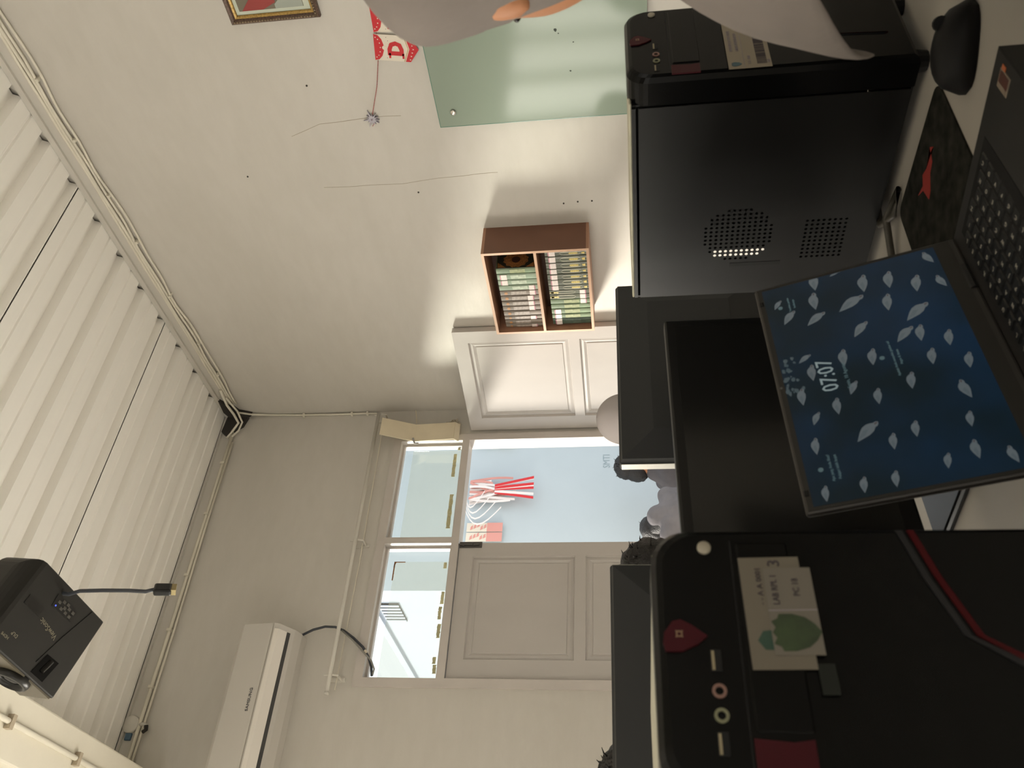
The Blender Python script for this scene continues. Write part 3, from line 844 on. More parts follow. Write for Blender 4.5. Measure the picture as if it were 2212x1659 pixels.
# wall blemishes: hairline cracks, nail holes, patch
ck = MB()
def crack(pts, wdt=0.0016):
    for (a, b_) in zip(pts[:-1], pts[1:]):
        (y0_, z0_), (y1_, z1_) = a, b_
        dx, dz = y1_ - y0_, z1_ - z0_; L_ = math.hypot(dx, dz); nx, nz = -dz / L_ * wdt / 2, dx / L_ * wdt / 2
        ck.prism([(y0_ - nx, z0_ - nz), (y1_ - nx, z1_ - nz), (y1_ + nx, z1_ + nz), (y0_ + nx, z0_ + nz)], 0, XR - 0.0008, XR + 0.001)
crack([(2.096, 2.584), (2.07, 2.51), (2.045, 2.442), (2.042, 2.36), (2.032, 2.233), (2.03, 2.16), (2.034, 2.08)])
crack([(2.379, 2.523), (2.384, 2.40), (2.382, 2.30), (2.387, 2.152), (2.378, 2.08), (2.368, 1.98), (2.365, 1.869), (2.359, 1.80), (2.357, 1.71)])
tag(ck.build('wall_crack', mat('crack', (0.36, 0.31, 0.24), 0.9)), 'hairline cracks in the plaster of the right wall', 'crack')
nh = []
for (y, z) in ((2.555, 1.43), (2.55, 1.365), (2.55, 1.30), (2.44, 2.09), (1.86, 2.44), (2.29, 2.86)):
    o = MB().lathe([(0.0045, 0), (0.004, 0.003), (0.001, 0.004)], (XR + 0.0005, y, z), (-1, 0, 0), 8).build('nail_hole', M_DARK)
    tag(o, None, 'nail hole', 'nail holes in the right wall'); nh.append(o)
for o, l in zip(nh, ('nail hole beside the bookshelf, uppermost of three', 'nail hole beside the bookshelf, middle of three', 'nail hole beside the bookshelf, lowest of three', 'lone nail hole above and near the bookshelf', 'tiny nail hole between the portrait and the crack', 'small dark mark high on the wall below the cables')):
    o['label'] = l

# ------------------------------------------------------------------ cable runs
c = thing('ceiling_cable_run', 'bundle of off-white cables clipped along the top of the right wall', 'cable', (0, 0, 0))
for i, (z, r, amp) in enumerate(((3.588, 0.0085, 0.004), (3.568, 0.0065, 0.008), (3.545, 0.0060, 0.012), (3.60, 0.0075, 0.003))):
    MB().tube(wave((XR - 0.012 - 0.006 * (i % 2), 0.9, z), (XR - 0.014, 3.95, z + 0.006), 60, amp, i), r, 7).build('cable', M_CABLE, c, True)
for y in (1.72, 2.02, 2.33, 2.62, 3.0, 3.38, 3.66):
    MB().box((XR - 0.03, y - 0.006, 3.553), (XR - 0.001, y + 0.006, 3.566)).build('clip', M_CABLE, c)
cs = thing('corner_cable_run', 'white cable dropping down the room corner beside the door', 'cable', (0, 0, 0))
MB().tube([(3.09, 4.02, 3.58), (3.10, 4.06, 3.50), (3.112, 4.088, 3.36), (3.108, 4.09, 3.20), (3.104, 4.09, 3.0), (3.106, 4.09, 2.8), (3.10, 4.086, 2.69)], 0.006, 7).build('cable', M_CABLE, cs, True)
for z in (3.17, 2.86, 2.76):
    MB().box((3.094, 4.078, z - 0.006), (3.114, 4.1, z + 0.006)).build('clip', M_CABLE, cs)
cb = thing('loose_corner_cables', 'loose white cables looping over the dark hole in the corner', 'cable', (0, 0, 0))
MB().tube([(3.09, 3.80, 3.60), (3.07, 3.92, 3.60), (3.06, 4.0, 3.585), (3.03, 4.05, 3.565), (2.99, 4.075, 3.60), (2.94, 4.082, 3.63)], 0.008, 7).build('cable', M_CABLE, cb, True)
MB().tube([(3.08, 3.86, 3.585), (3.06, 3.97, 3.55), (3.02, 4.03, 3.53), (2.985, 4.07, 3.56), (2.93, 4.08, 3.61)], 0.006, 7).build('cable', M_CABLE, cb, True)
bc = thing('back_wall_conduit', 'thin white conduit running along the top of the back wall', 'conduit', (0, 0, 0))
MB().tube([(2.96, 4.08, 3.60), (2.6, 4.082, 3.602), (2.0, 4.082, 3.60), (1.5, 4.082, 3.602), (0.4, 4.082, 3.60)], 0.010, 8).build('conduit', M_CABLE, bc, True)
MB().tube([(2.90, 4.074, 3.578), (2.3, 4.078, 3.582), (1.7, 4.078, 3.574), (0.4, 4.078, 3.58)], 0.006, 6).build('cable', M_CABLE, bc, True)
for x in (2.75, 2.4, 2.015, 1.7, 1.40, 1.05):
    MB().box((x - 0.007, 4.066, 3.588), (x + 0.007, 4.099, 3.613)).build('clip', M_CABLE, bc)
jb = thing('round_junction_box', 'round white junction box with a hook on the back wall above the unit', 'junction box', (1.215, 4.088, 3.645))
MB().lathe([(0.042, 0.0), (0.042, 0.028), (0.038, 0.033), (0.002, 0.035)], (0, 0.012, 0), (0, -1, 0), 24).build('box', M_TRIM, jb, True)
MB().tube([(0.0, -0.005, -0.04), (0.002, -0.015, -0.065), (-0.006, -0.02, -0.085), (-0.022, -0.018, -0.088), (-0.03, -0.012, -0.072)], 0.009, 8).build('hook', M_TRIM, jb, True)
MB().tube([(-0.006, -0.021, -0.088), (-0.026, -0.018, -0.092), (-0.034, -0.012, -0.076)], 0.0105, 8).build('hook_tip', M_DARK, jb, True)
MB().rbox((-0.075, -0.012, -0.02), (-0.04, 0.012, 0.012), 0.004).build('connector', mat('connector_blue', (0.07, 0.13, 0.19), 0.5), jb)
bp_ = thing('beam_conduit', 'white conduit pipe clipped under the beam at the ceiling', 'conduit', (0, 0, 0))
MB().tube([(0.852, -1.0, 3.370), (0.853, 1.5, 3.370), (0.856, 4.05, 3.370)], 0.0105, 10).build('pipe', M_BEAM, bp_, True)
for y in (1.2, 2.02, 2.87, 3.33):
    MB().box((0.830, y - 0.010, 3.357), (0.880, y + 0.010, 3.3805)).build('clip', mat('clip_brown', (0.45, 0.38, 0.28), 0.6), bp_)

# ------------------------------------------------------------------ curtain rod over the door
cr = thing('curtain_rod', 'long white curtain rod on brackets above the door frame', 'curtain rod', (0, 0, 0))
MB().tube([(1.366, 4.03, 2.658), (3.06, 4.03, 2.666)], 0.0105, 12).build('rod', M_TRIM, cr, True)
MB().tube([(1.36, 4.03, 2.658), (1.372, 4.03, 2.658)], 0.0125, 12).build('end_cap', M_TRIM, cr, True)
for x in (1.455, 2.196, 3.045):
    q = MB(); q.tube([(x, 4.099, 2.62), (x, 4.03, 2.62), (x, 4.022, 2.645)], 0.006, 8); q.box((x - 0.010, 4.094, 2.60), (x + 0.010, 4.0999, 2.69)); q.tube([(x, 4.03, 2.668), (x, 4.03, 2.69)], 0.005, 6)
    q.build('bracket', M_TRIM, cr)
MB().tube([(1.40, 4.085, 2.64), (2.1, 4.086, 2.635), (3.05, 4.085, 2.645)], 0.003, 6).build('pull_cord', M_CABLE, cr)

# ------------------------------------------------------------------ folded card strip hanging at the transom
fc = thing('folded_card_strip', 'folded cream card strip tied up beside the transom window', 'card', (0, 0, 0))
q = MB()
xa, xb = 2.855, 2.975
prof = [(3.965, 2.615), (4.045, 2.425), (4.035, 2.245), (4.03, 2.185), (4.055, 2.16)]
for (y0_, z0_), (y1_, z1_) in zip(prof[:-1], prof[1:]):
    d = Vector((0, y1_ - y0_, z1_ - z0_)); nn = Vector((0, d.z, -d.y)).normalized() * 0.003
    P0 = [Vector((x, y, z)) for (x, y, z) in ((xa, y0_, z0_), (xb, y0_, z0_), (xb, y1_, z1_), (xa, y1_, z1_))]
    q.hexa([p - nn for p in P0] + [p + nn for p in P0])
q.build('cream_strip', M_CARD, fc)
q = MB(); q.prism([(3.968, 2.612), (4.098, 2.66), (4.098, 2.43), (4.047, 2.427)], 0, xb, xb + 0.003); q.build('side_flap', M_CARD_B, fc)
q = MB(); q.prism([(4.047, 2.42), (4.098, 2.40), (4.098, 2.20), (4.036, 2.245)], 0, xb, xb + 0.003); q.build('side_flap', M_CARD_B, fc)
q = MB(); rnd = random.Random(2)
for k in range(9):
    q.tube([(2.97 + rnd.uniform(0, 0.04), 4.04 + rnd.uniform(0, 0.05), 2.24 - 0.009 * k + rnd.uniform(-0.005, 0.005)) for _ in range(5)], 0.006, 5)
q.build('crumpled_tape', mat('crumple', (0.46, 0.40, 0.31), 0.8, var=0.5, scale=200), fc)
MB().tube([(3.10, 4.07, 2.45), (3.04, 4.06, 2.435), (2.985, 4.045, 2.425)], 0.0025, 5).build('tie_string', M_CARD, fc)
MB().tube([(2.87, 4.03, 2.43), (2.845, 4.05, 2.42), (2.85, 4.06, 2.40)], 0.006, 6).build('wire_knot', M_CABLE_G, fc)

# ------------------------------------------------------------------ air conditioner
ac = thing('air_conditioner', 'white split air conditioner unit mounted high on the back wall', 'air conditioner', (0.80, YB, 2.845))
L0, L1 = 0.0, 0.865
prof = [(0.0, 0.0), (0.0, 0.295), (-0.135, 0.292), (-0.165, 0.285), (-0.182, 0.265), (-0.205, 0.115), (-0.205, 0.10), (-0.195, 0.075), (-0.115, 0.022), (-0.06, 0.004)]
q = MB(); q.prism(prof, 0, L0, L1); q.build('body', M_AC, ac)
q = MB(); q.prism([(-0.1835, 0.265), (-0.2065, 0.115), (-0.2065, 0.104), (-0.2045, 0.104), (-0.2035, 0.116), (-0.1805, 0.265)], 0, L0 + 0.004, L1 - 0.004); q.build('front_panel', M_AC, ac)
q = MB(); q.prism([(-0.2065, 0.094), (-0.1995, 0.074), (-0.158, 0.0455), (-0.154, 0.050), (-0.195, 0.079), (-0.201, 0.096)], 0, L0 + 0.05, L1 - 0.028); q.build('louvre', M_AC_L, ac)
q = MB(); q.prism([(-0.1555, 0.0455), (-0.139, 0.0345), (-0.135, 0.039), (-0.152, 0.050)], 0, L0 + 0.05, L1 - 0.028); q.build('air_slot', M_AC_D, ac)
q = MB(); q.box((L0 + 0.004, -0.2065, 0.101), (L1 - 0.004, -0.199, 0.1035)); q.build('panel_joint', mat('ac_joint', (0.30, 0.27, 0.23), 0.6), ac)
q = MB(); text_mb(q, 'SAMSUNG', 0.021, frame((0.487, -0.2046, 0.137), (1, 0, 0), (0, 0.15, 1)), squeeze=1.15, depth=0.0006); q.build('logo_lettering', M_LOGO_D, ac)
a1 = thing('drain_cable_loop', 'thin dark cables looping from the air conditioner to the transom', 'cable', (0, 0, 0))
MB().tube([(1.66, 4.05, 2.865), (1.695, 4.05, 2.80), (1.712, 4.05, 2.74), (1.714, 4.06, 2.69), (1.70, 4.07, 2.645), (1.66, 4.07, 2.585), (1.615, 4.075, 2.53), (1.57, 4.08, 2.497), (1.52, 4.088, 2.475), (1.475, 4.088, 2.465)], 0.0065, 8).build('cable', M_CABLE_D, a1, True)
MB().tube([(1.70, 4.066, 2.655), (1.65, 4.065, 2.59), (1.595, 4.07, 2.53), (1.545, 4.072, 2.475), (1.505, 4.078, 2.455), (1.48, 4.088, 2.462)], 0.0045, 7).build('cable', M_CABLE_G, a1, True)
MB().tube([(1.598, 4.076, 2.519), (1.585, 4.078, 2.507)], 0.0085, 8).build('cable_tie', M_STICKER, a1)
a2 = MB().tube([(1.28, 4.088, 3.125), (1.235, 4.092, 3.146), (1.18, 4.093, 3.153), (1.10, 4.093, 3.149), (1.02, 4.093, 3.135), (0.85, 4.09, 3.12)], 0.005, 7).build('power_lead', M_CABLE_D, None, True)
tag(a2, 'dark power lead curving along the wall above the air conditioner', 'cable')

# ------------------------------------------------------------------ projector hung under the beam
PM = Matrix(((-0.9732, 0.1823, 0.1399, 0.8497), (-0.1583, -0.9732, 0.167, 1.9884), (0.1666, 0.1404, 0.976, 2.544), (0, 0, 0, 1)))
pj = thing('ceiling_projector', 'dark grey projector hanging upside down from the ceiling beam', 'projector', M=PM)
PX, PY, PZ = 0.218, 0.294, 0.105
bm = bmesh.new(); bmesh.ops.create_cube(bm, size=1)
for v in bm.verts: v.co = Vector(((v.co.x + 0.5) * PX, (v.co.y + 0.5) * PY, (v.co.z + 0.5) * PZ))
ed = [e for e in bm.edges if abs(e.verts[0].co.y - PY) < 1e-5 and abs(e.verts[1].co.y - PY) < 1e-5 and (e.verts[0].co.x < 1e-5 and e.verts[1].co.x < 1e-5 or (e.verts[0].co.z < 1e-5 and e.verts[1].co.z < 1e-5))]
bmesh.ops.bevel(bm, geom=ed, offset=0.042, segments=6, profile=0.5, affect='EDGES')
sharp = [e for e in bm.edges if len(e.link_faces) == 2 and e.calc_face_angle() > 0.6]
bmesh.ops.bevel(bm, geom=sharp, offset=0.004, segments=2, profile=0.5, affect='EDGES')
MB().bm(bm).build('casing', M_PROJ, pj); bm.free()
q = MB(); q.lathe([(0.045, -0.004), (0.045, 0.012), (0.042, 0.018), (0.036, 0.020), (0.034, 0.010), (0.030, 0.006)], (PX, 0.098, 0.048), (1, 0, 0), 28)
ln_ = q.build('lens_ring', M_PROJ_D, pj, True)
MB().lathe([(0.031, 0.004), (0.024, 0.010), (0.012, 0.013), (0.001, 0.014)], (PX, 0.098, 0.048), (1, 0, 0), 24).build('lens_glass', M_BLACK_G, ln_, True)
q = MB(); q.box((PX - 0.0005, 0.006, 0.004), (PX + 0.004, PY - 0.05, 0.10)); q.build('front_fascia', mat('projector_fascia', (0.10, 0.085, 0.055), 0.5), pj)
q = MB(); q.prism([(0.150, 0.048), (0.206, 0.058), (0.206, 0.104), (0.152, 0.092)], 2, -0.0012, 0.001); q.build('zoom_ring_cutout', M_BLACK_G, pj)
q = MB(); q.tube([(0.158, 0.070, -0.002), (0.190, 0.078, -0.002)], 0.006, 8); q.build('zoom_lever', M_PROJ_D, pj)
q = MB(); q.prism([(0.030, 0.090), (0.062, 0.090), (0.066, 0.168), (0.034, 0.172)], 2, -0.001, 0.001); kp = q.build('keypad', M_PROJ_D, pj)
for (x, y) in ((0.042, 0.102), (0.042, 0.118), (0.055, 0.106), (0.055, 0.122), (0.048, 0.132), (0.036, 0.128), (0.038, 0.143), (0.055, 0.14), (0.046, 0.155)):
    MB().rbox((x - 0.0035, y - 0.005, -0.0022), (x + 0.0035, y + 0.005, -0.0008), 0.0006, 1).build('button', mat('button_grey', (0.06, 0.055, 0.045), 0.5), kp)
MB().lathe([(0.0022, 0), (0.0022, 0.0014)], (0.0585, 0.159, -0.0018), (0, 0, 1), 8).build('status_light', emit('led_blue', (0.08, 0.14, 1.0), 1.4), kp)
q = MB(); q.prism([(0.082, 0.180), (0.105, 0.180), (0.105, 0.238), (0.082, 0.238)], 2, -0.0010, 0.001); q.build('gloss_patch', M_PROJ_D, pj)
q = MB(); q.tube([(0.004, 0.052, 0.0), (0.10, 0.085, 0.0), (0.182, 0.108, 0.0)], 0.0012, 5); q.build('cover_seam', M_BLACK_M, pj)
Ml = frame((0.109, 0.1355, -0.0008), (-0.009, 0.073, 0), (1, 0.1, 0))
q = MB(); text_mb(q, 'ViewSonic', 0.0195, Ml, squeeze=0.86); q.build('logo_lettering', M_PROJ_L, pj)
q = MB(); text_mb(q, 'DLP', 0.012, frame((0.17, 0.205, -0.0008), (0, 1, 0), (1, 0, 0))); q.build('small_print', M_PROJ_L, pj)
q = MB()
text_mb(q, 'HDMI', 0.010, frame((0.185, 0.225, -0.0008), (0, 1, 0), (1, 0, 0)))
q.build('small_print', M_PROJ_L, pj)
top_c = PM @ Vector((PX / 2, PY / 2, PZ))
mt = thing('projector_mount', 'white pole mount holding the projector below the beam', 'mount', (top_c.x, top_c.y, top_c.z))
MB().tube([(0, 0, 0.03), (0, 0, 3.3805 - top_c.z)], 0.018, 12).build('pole', M_BEAM, mt, True)
MB().lathe([(0.06, 0), (0.06, -0.012)], (0, 0, 3.3805 - top_c.z), (0, 0, 1), 20).build('ceiling_plate', M_BEAM, mt)
q = MB()
for sx, sy in ((1, 1), (1, -1), (-1, 1), (-1, -1)):
    e_ = PM @ Vector((PX / 2 + sx * 0.07, PY / 2 + sy * 0.09, PZ)) - top_c
    q.tube([(0, 0, 0.045), tuple(e_ * 0.9 + Vector((0, 0, 0.02))), tuple(e_)], 0.006, 6)
q.build('spider_arms', M_PROJ_D, mt)
hc = thing('dangling_cable', 'black video cable with plug dangling from the projector', 'cable', (0, 0, 0))
MB().tube([(0.878, 1.845, 2.585), (0.872, 1.832, 2.60), (0.858, 1.828, 2.585), (0.853, 1.828, 2.555), (0.8625, 1.83, 2.53), (0.864, 1.83, 2.47), (0.8635, 1.83, 2.40), (0.861, 1.83, 2.355), (0.866, 1.829, 2.332)], 0.0048, 10).build('cable', M_CABLE_D, hc, True)
pg = MB().rbox((-0.017, -0.009, -0.042), (0.017, 0.009, 0.0), 0.005, 2).xform(Matrix.Translation((0.866, 1.829, 2.335)) @ Euler((0.25, -0.35, 0.5)).to_matrix().to_4x4())
plug = pg.build('plug', M_BLACK, hc)
MB().box((-0.0135, -0.0075, -0.052), (0.0135, 0.0075, -0.040)).xform(Matrix.Translation((0.866, 1.829, 2.335)) @ Euler((0.25, -0.35, 0.5)).to_matrix().to_4x4()).build('plug_shell', mat('brass_dull', (0.33, 0.27, 0.14), 0.35, 0.5, 0.8), plug)

# ------------------------------------------------------------------ desks
ZD = 0.742
def desk(name, label, x0, x1, y0, y1):
    d = thing(name, label, 'desk', ((x0 + x1) / 2, (y0 + y1) / 2, 0), group='white computer desks')
    hx_, hy_ = (x1 - x0) / 2, (y1 - y0) / 2
    MB().rbox((-hx_, -hy_, ZD - 0.025), (hx_, hy_, ZD), 0.002, 1).build('desk_top', M_DESK, d)
    for sx in (-1, 1):
        for sy in (-1, 1):
            cx_, cy_ = sx * (hx_ - 0.05), sy * (hy_ - 0.05)
            MB().rbox((cx_ - 0.02, cy_ - 0.02, 0), (cx_ + 0.02, cy_ + 0.02, ZD - 0.025), 0.003, 1).build('leg', M_DESK_E, d)
desk('computer_desk', 'white desk under the open laptop and the two tower computers', -0.7, 1.75, 0.42, 1.21)
desk('computer_desk', 'white desk behind, under the two monitors seen from the back', -0.7, 1.75, 1.23, 1.92)

# ------------------------------------------------------------------ tower computers
def tower(label, M, ext):
    """local: x width 0..W left to right, y depth 0..D away, z up from the desk; front face at y=0"""
    W, Dp, H, ft = 0.19 + ext, 0.445, 0.414, 0.014
    t_ = thing('computer_tower', label, 'computer', M=M)
    bz = 0.046
    cs_ = MB()
    cs_.box((0.004, bz, ft), (W - 0.004, Dp, ft + 0.003)); cs_.box((0.004, bz, ft + 0.003), (W - 0.004, bz + 0.003, H - 0.006))
    # back plate with card slots left open
    cs_.box((0.004, Dp - 0.003, ft + 0.003), (0.096, Dp, H - 0.006)); cs_.box((0.116, Dp - 0.003, ft + 0.003), (W - 0.004, Dp, H - 0.006))
    cs_.box((0.096, Dp - 0.003, ft + 0.003), (0.116, Dp, 0.165)); cs_.box((0.096, Dp - 0.003, 0.262), (0.116, Dp, H - 0.006))
    cs_.build('case', M_PANEL, t_)
    tp_ = MB().rbox((0.002, bz - 0.004, H - 0.006), (W - 0.002, Dp, H - 0.002), 0.0015, 1).build('top_cover', mat('top_sheen', (0.42, 0.40, 0.30), 0.55, 0.4, var=0.15, scale=30), t_)  # pale colour stands in for the bright sheen along the top
    # left side sheet with real vent holes: a perforated field set in a plain frame
    sp = MB()
    ya, yb_, za, zb_ = bz + 0.004, Dp - 0.002, ft + 0.004, H - 0.016
    cell = 0.0088
    fields = [(0.305, 0.236, 13, 13, True), (0.322, 0.096, 10, 8, False)]
    fx = []
    for (yc, zc, ny, nz, rnd_) in fields:
        fx.append((yc - ny * cell / 2, yc + ny * cell / 2, zc - nz * cell / 2, zc + nz * cell / 2))
    zs = [za, fx[1][2], fx[1][3], fx[0][2], fx[0][3], zb_]
    sp.box((0, ya, zs[0]), (0.001, yb_, zs[1])); sp.box((0, ya, zs[2]), (0.001, yb_, zs[3])); sp.box((0, ya, zs[4]), (0.001, yb_, zs[5]))
    for (a_, b_, c_, d_) in fx:
        sp.box((0, ya, c_), (0.001, a_, d_)); sp.box((0, b_, c_), (0.001, yb_, d_))
    for (yc, zc, ny, nz, rnd_) in fields:
        for r_ in range(ny):
            for c_ in range(nz):
                yy, zz = yc + (r_ - (ny - 1) / 2) * cell, zc + (c_ - (nz - 1) / 2) * cell
                h_ = cell / 2
                sq_ = [(-h_, -h_), (0, -h_), (h_, -h_), (h_, 0), (h_, h_), (0, h_), (-h_, h_), (-h_, 0)]
                if rnd_ and (r_ - 6) ** 2 + (c_ - 6) ** 2 >= 44:
                    sp.add([(0, yy + u, zz + v) for u, v in (sq_[0], sq_[2], sq_[4], sq_[6])], [(0, 1, 2, 3)])
                    continue
                ho = [(0.0026 * math.cos(-3 * PI / 4 + k * PI / 4), 0.0026 * math.sin(-3 * PI / 4 + k * PI / 4)) for k in range(8)]
                vs_ = [(0, yy + u, zz + v) for u, v in sq_ + ho]
                sp.add(vs_, [(k, (k + 1) % 8, 8 + (k + 1) % 8, 8 + k) for k in range(8)])
    sp.box((0.0, ya, zb_ + 0.004), (0.004, yb_, H - 0.006))
    side = sp.build('side_panel', M_PANEL, t_)
    sp = MB(); sp.box((W - 0.004, bz + 0.004, ft + 0.004), (W, Dp - 0.002, H - 0.006)); sp.build('side_panel', M_PANEL, t_)
    MB().box((-0.0006, 0.368, 0.16), (0.001, 0.376, 0.245)).build('handle_slot', M_BLACK_M, side)
    # moulded front bezel: rounded top corners
    fr_ = MB(); r = 0.03
    pts = [(0.0, ft)] + [(0.0, H - r)] + [(r - r * math.cos(a), H - r + r * math.sin(a)) for a in [k * PI / 14 for k in range(1, 8)]]
    pts += [(W - x, z) for x, z in pts[::-1]]
    inner = [(0.004 + x * (W - 0.008) / W, ft + 0.003 + (z - ft) * (H - ft - 0.007) / (H - ft)) for x, z in pts]
    rings = [[(x, bz, z) for x, z in pts], [(x, 0.010, z) for x, z in pts], [(x, 0.003, z) for x, z in inner], [(0.008 + x * (W - 0.016) / W, 0.0, ft + 0.008 + (z - ft) * (H - ft - 0.017) / (H - ft)) for x, z in pts]]
    fr_.loft(rings)
    bzl = fr_.build('front_bezel', M_BLACK_G, t_)
    mb_ = MB()
    for k in range(4):
        x, y = ((0.02, 0.02), (W - 0.02, 0.02), (0.02, Dp - 0.02), (W - 0.02, Dp - 0.02))[k]
        mb_ = MB().lathe([(0.014, 0), (0.016, ft + 0.001)], (x, y, 0), (0, 0, 1), 12); mb_.build('foot', M_BLACK_M, t_)
    MB().lathe([(0.0055, 0.001), (0.0055, -0.002), (0.004, -0.003), (0.001, -0.0033)], (0.170 + ext, 0, H - 0.042), (0, 1, 0), 16).build('power_button', mat('button_cream', (0.30, 0.27, 0.21), 0.4), t_, True)
    lg = MB(); flat(lg, [(0.086, 0.016), (0.092, 0.0175), (0.1, 0.0165), (0.109, 0.010), (0.1105, 0.004), (0.106, -0.004), (0.098, -0.015), (0.092, -0.008), (0.086, 0.004)], 0.0002, 0.0022, frame((ext, 0, H - 0.024), (1, 0, 0), (0, 0, 1)))
    em = lg.build('emblem', M_REDP, t_)
    q = MB(); text_mb(q, '\u00a4', 0.012, frame((0.099 + ext, -0.0026, H - 0.019), (1, 0, 0), (0, 0, 1))); q.build('emblem_mark', mat('emblem_gold', (0.18, 0.11, 0.06), 0.4), em)
    for (x0, x1) in ((0.072 + ext, 0.088 + ext), (0.014 + ext, 0.030 + ext)):
        u = MB().box((x0, -0.0008, H - 0.0475), (x1, 0.001, H - 0.0395)).build('usb_port', M_BLACK_M, t_)
        MB().box((x0 + 0.001, -0.0012, H - 0.0425), (x1 - 0.001, 0.0006, H - 0.0405)).build('contact', mat('usb_cream', (0.24, 0.20, 0.12), 0.5), u)
    for x, cl in ((0.058 + ext, (0.17, 0.09, 0.07)), (0.041 + ext, (0.15, 0.15, 0.085))):
        j = MB(); n = 16
        for k in range(n):
            a, b_ = 2*PI*k/n, 2*PI*(k+1)/n
            j.prism([(x + 0.0052*math.cos(a), H - 0.044 + 0.0052*math.sin(a)), (x + 0.0052*math.cos(b_), H - 0.044 + 0.0052*math.sin(b_)), (x + 0.003*math.cos(b_), H - 0.044 + 0.003*math.sin(b_)), (x + 0.003*math.cos(a), H - 0.044 + 0.003*math.sin(a))], 1, -0.0014, 0.001)
        j.build('audio_jack', mat('jack_%.2f' % cl[0], cl, 0.4), t_)
    MB().prism([(0.004, H - 0.104), (0.026 + ext, H - 0.104), (0.024 + ext, H - 0.090), (0.026 + ext, H - 0.064), (0.004, H - 0.064)], 1, -0.0012, 0.001).build('red_insert', M_REDP, t_)
    MB().box((0.0145, -0.0007, H - 0.0625), (W - 0.014, 0.0006, H - 0.0615)).build('bezel_groove', M_BLACK_M, t_)
    MB().rbox((0.030 + ext, -0.0016, H - 0.105), (W - 0.016, 0.001, H - 0.066), 0.002, 1).build('drive_cover', M_BLACK_G, t_)
    # accent stripes across the lower front
    for off, mm in ((0.0, M_GREYT), (-0.0085, M_REDT)):
        s_ = MB()
        pl = [(W - 0.006, 0.226 + off), (0.145 + ext, 0.2145 + off), (0.100 + ext, 0.1965 + off), (0.075 + ext, 0.160 + off), (0.065 + ext, 0.05)]
        for (x0, z0), (x1, z1) in zip(pl[:-1], pl[1:]):
            s_.prism([(x0, z0), (x1, z1), (x1 + (0.003 if z1 < 0.17 else 0), z1 - 0.005), (x0 + (0.003 if z0 < 0.17 else 0), z0 - 0.005)], 1, -0.0012, 0.001)
        s_.build('accent_stripe', mm, t_)
    return t_, W, H
def shield(cx, cy, w_, h_):
    L_ = [(-0.5, 0.32), (-0.38, 0.36), (-0.30, 0.50), (-0.14, 0.42), (0, 0.5), (0.14, 0.42), (0.30, 0.50), (0.38, 0.36), (0.5, 0.32), (0.5, 0.05), (0.40, -0.22), (0.22, -0.40), (0, -0.52), (-0.22, -0.40), (-0.40, -0.22), (-0.5, 0.05)]
    return [(cx + x * w_, cy + y * h_) for x, y in L_]

tA, W, H = tower('tower computer with two paper labels stuck on its front', Matrix.Translation((0.144, 0.62, ZD)), 0.014)
MA = frame((0.131, -0.0022, 0.3235), (1, 0, 0.02), (0, 0, 1))          # label frame on the front face
q = MB(); flat(q, [(-0.044, -0.022), (0.0435, -0.022), (0.0435, 0.023), (-0.044, 0.023)], 0, 0.0006, MA)
pa = q.build('paper_label', mat('label_old', (0.125, 0.108, 0.082), 0.7), tA)
q = MB(); flat(q, [(-0.03, 0.003), (-0.0145, 0.0), (-0.0155, 0.012), (-0.0225, 0.0165), (-0.0295, 0.012)], 0.0006, 0.0009, MA); q.build('crest', M_LEAF2, pa)
q = MB(); text_mb(q, '3', 0.013, MA @ Matrix.Translation((0.0385, -0.0035, 0.0009))); text_mb(q, '- - A A 0001', 0.006, MA @ Matrix.Translation((0.02, 0.0095, 0.0009))); q.build('lettering', M_INK, pa)
MB2 = MA @ Matrix.Translation((0.0, 0.0, 0.0008))
q = MB(); flat(q, [(-0.034, -0.029), (0.034, -0.029), (0.034, 0.006), (-0.034, 0.006)], 0, 0.0006, MB2)
pa2 = q.build('paper_label', mat('label_new', (0.13, 0.115, 0.094), 0.7), tA)
q = MB(); flat(q, shield(-0.017, -0.0115, 0.028, 0.034), 0.0006, 0.0010, MB2); q.build('crest', M_LEAF, pa2)
q = MB(); text_mb(q, 'LAB RPL 1', 0.0068, MB2 @ Matrix.Translation((0.0165, -0.001, 0.0009)), squeeze=0.82); text_mb(q, 'PC 18', 0.0068, MB2 @ Matrix.Translation((0.018, -0.0165, 0.0009)), squeeze=0.85); q.build('lettering', M_INK, pa2)
q = MB(); flat(q, [(-0.0003, -0.029), (0.0003, -0.029), (0.0003, 0.006), (-0.0003, 0.006)], 0.0006, 0.0009, MB2); q.build('rule_line', M_GREY_INK, pa2)
q = MB(); flat(q, [(-0.062, -0.034), (-0.040, -0.034), (-0.040, -0.022), (-0.062, -0.022)], 0, 0.0004, MA); q.build('clear_tape', mat('clear_tape', (0.012, 0.014, 0.012), 0.25, 0.2), tA)

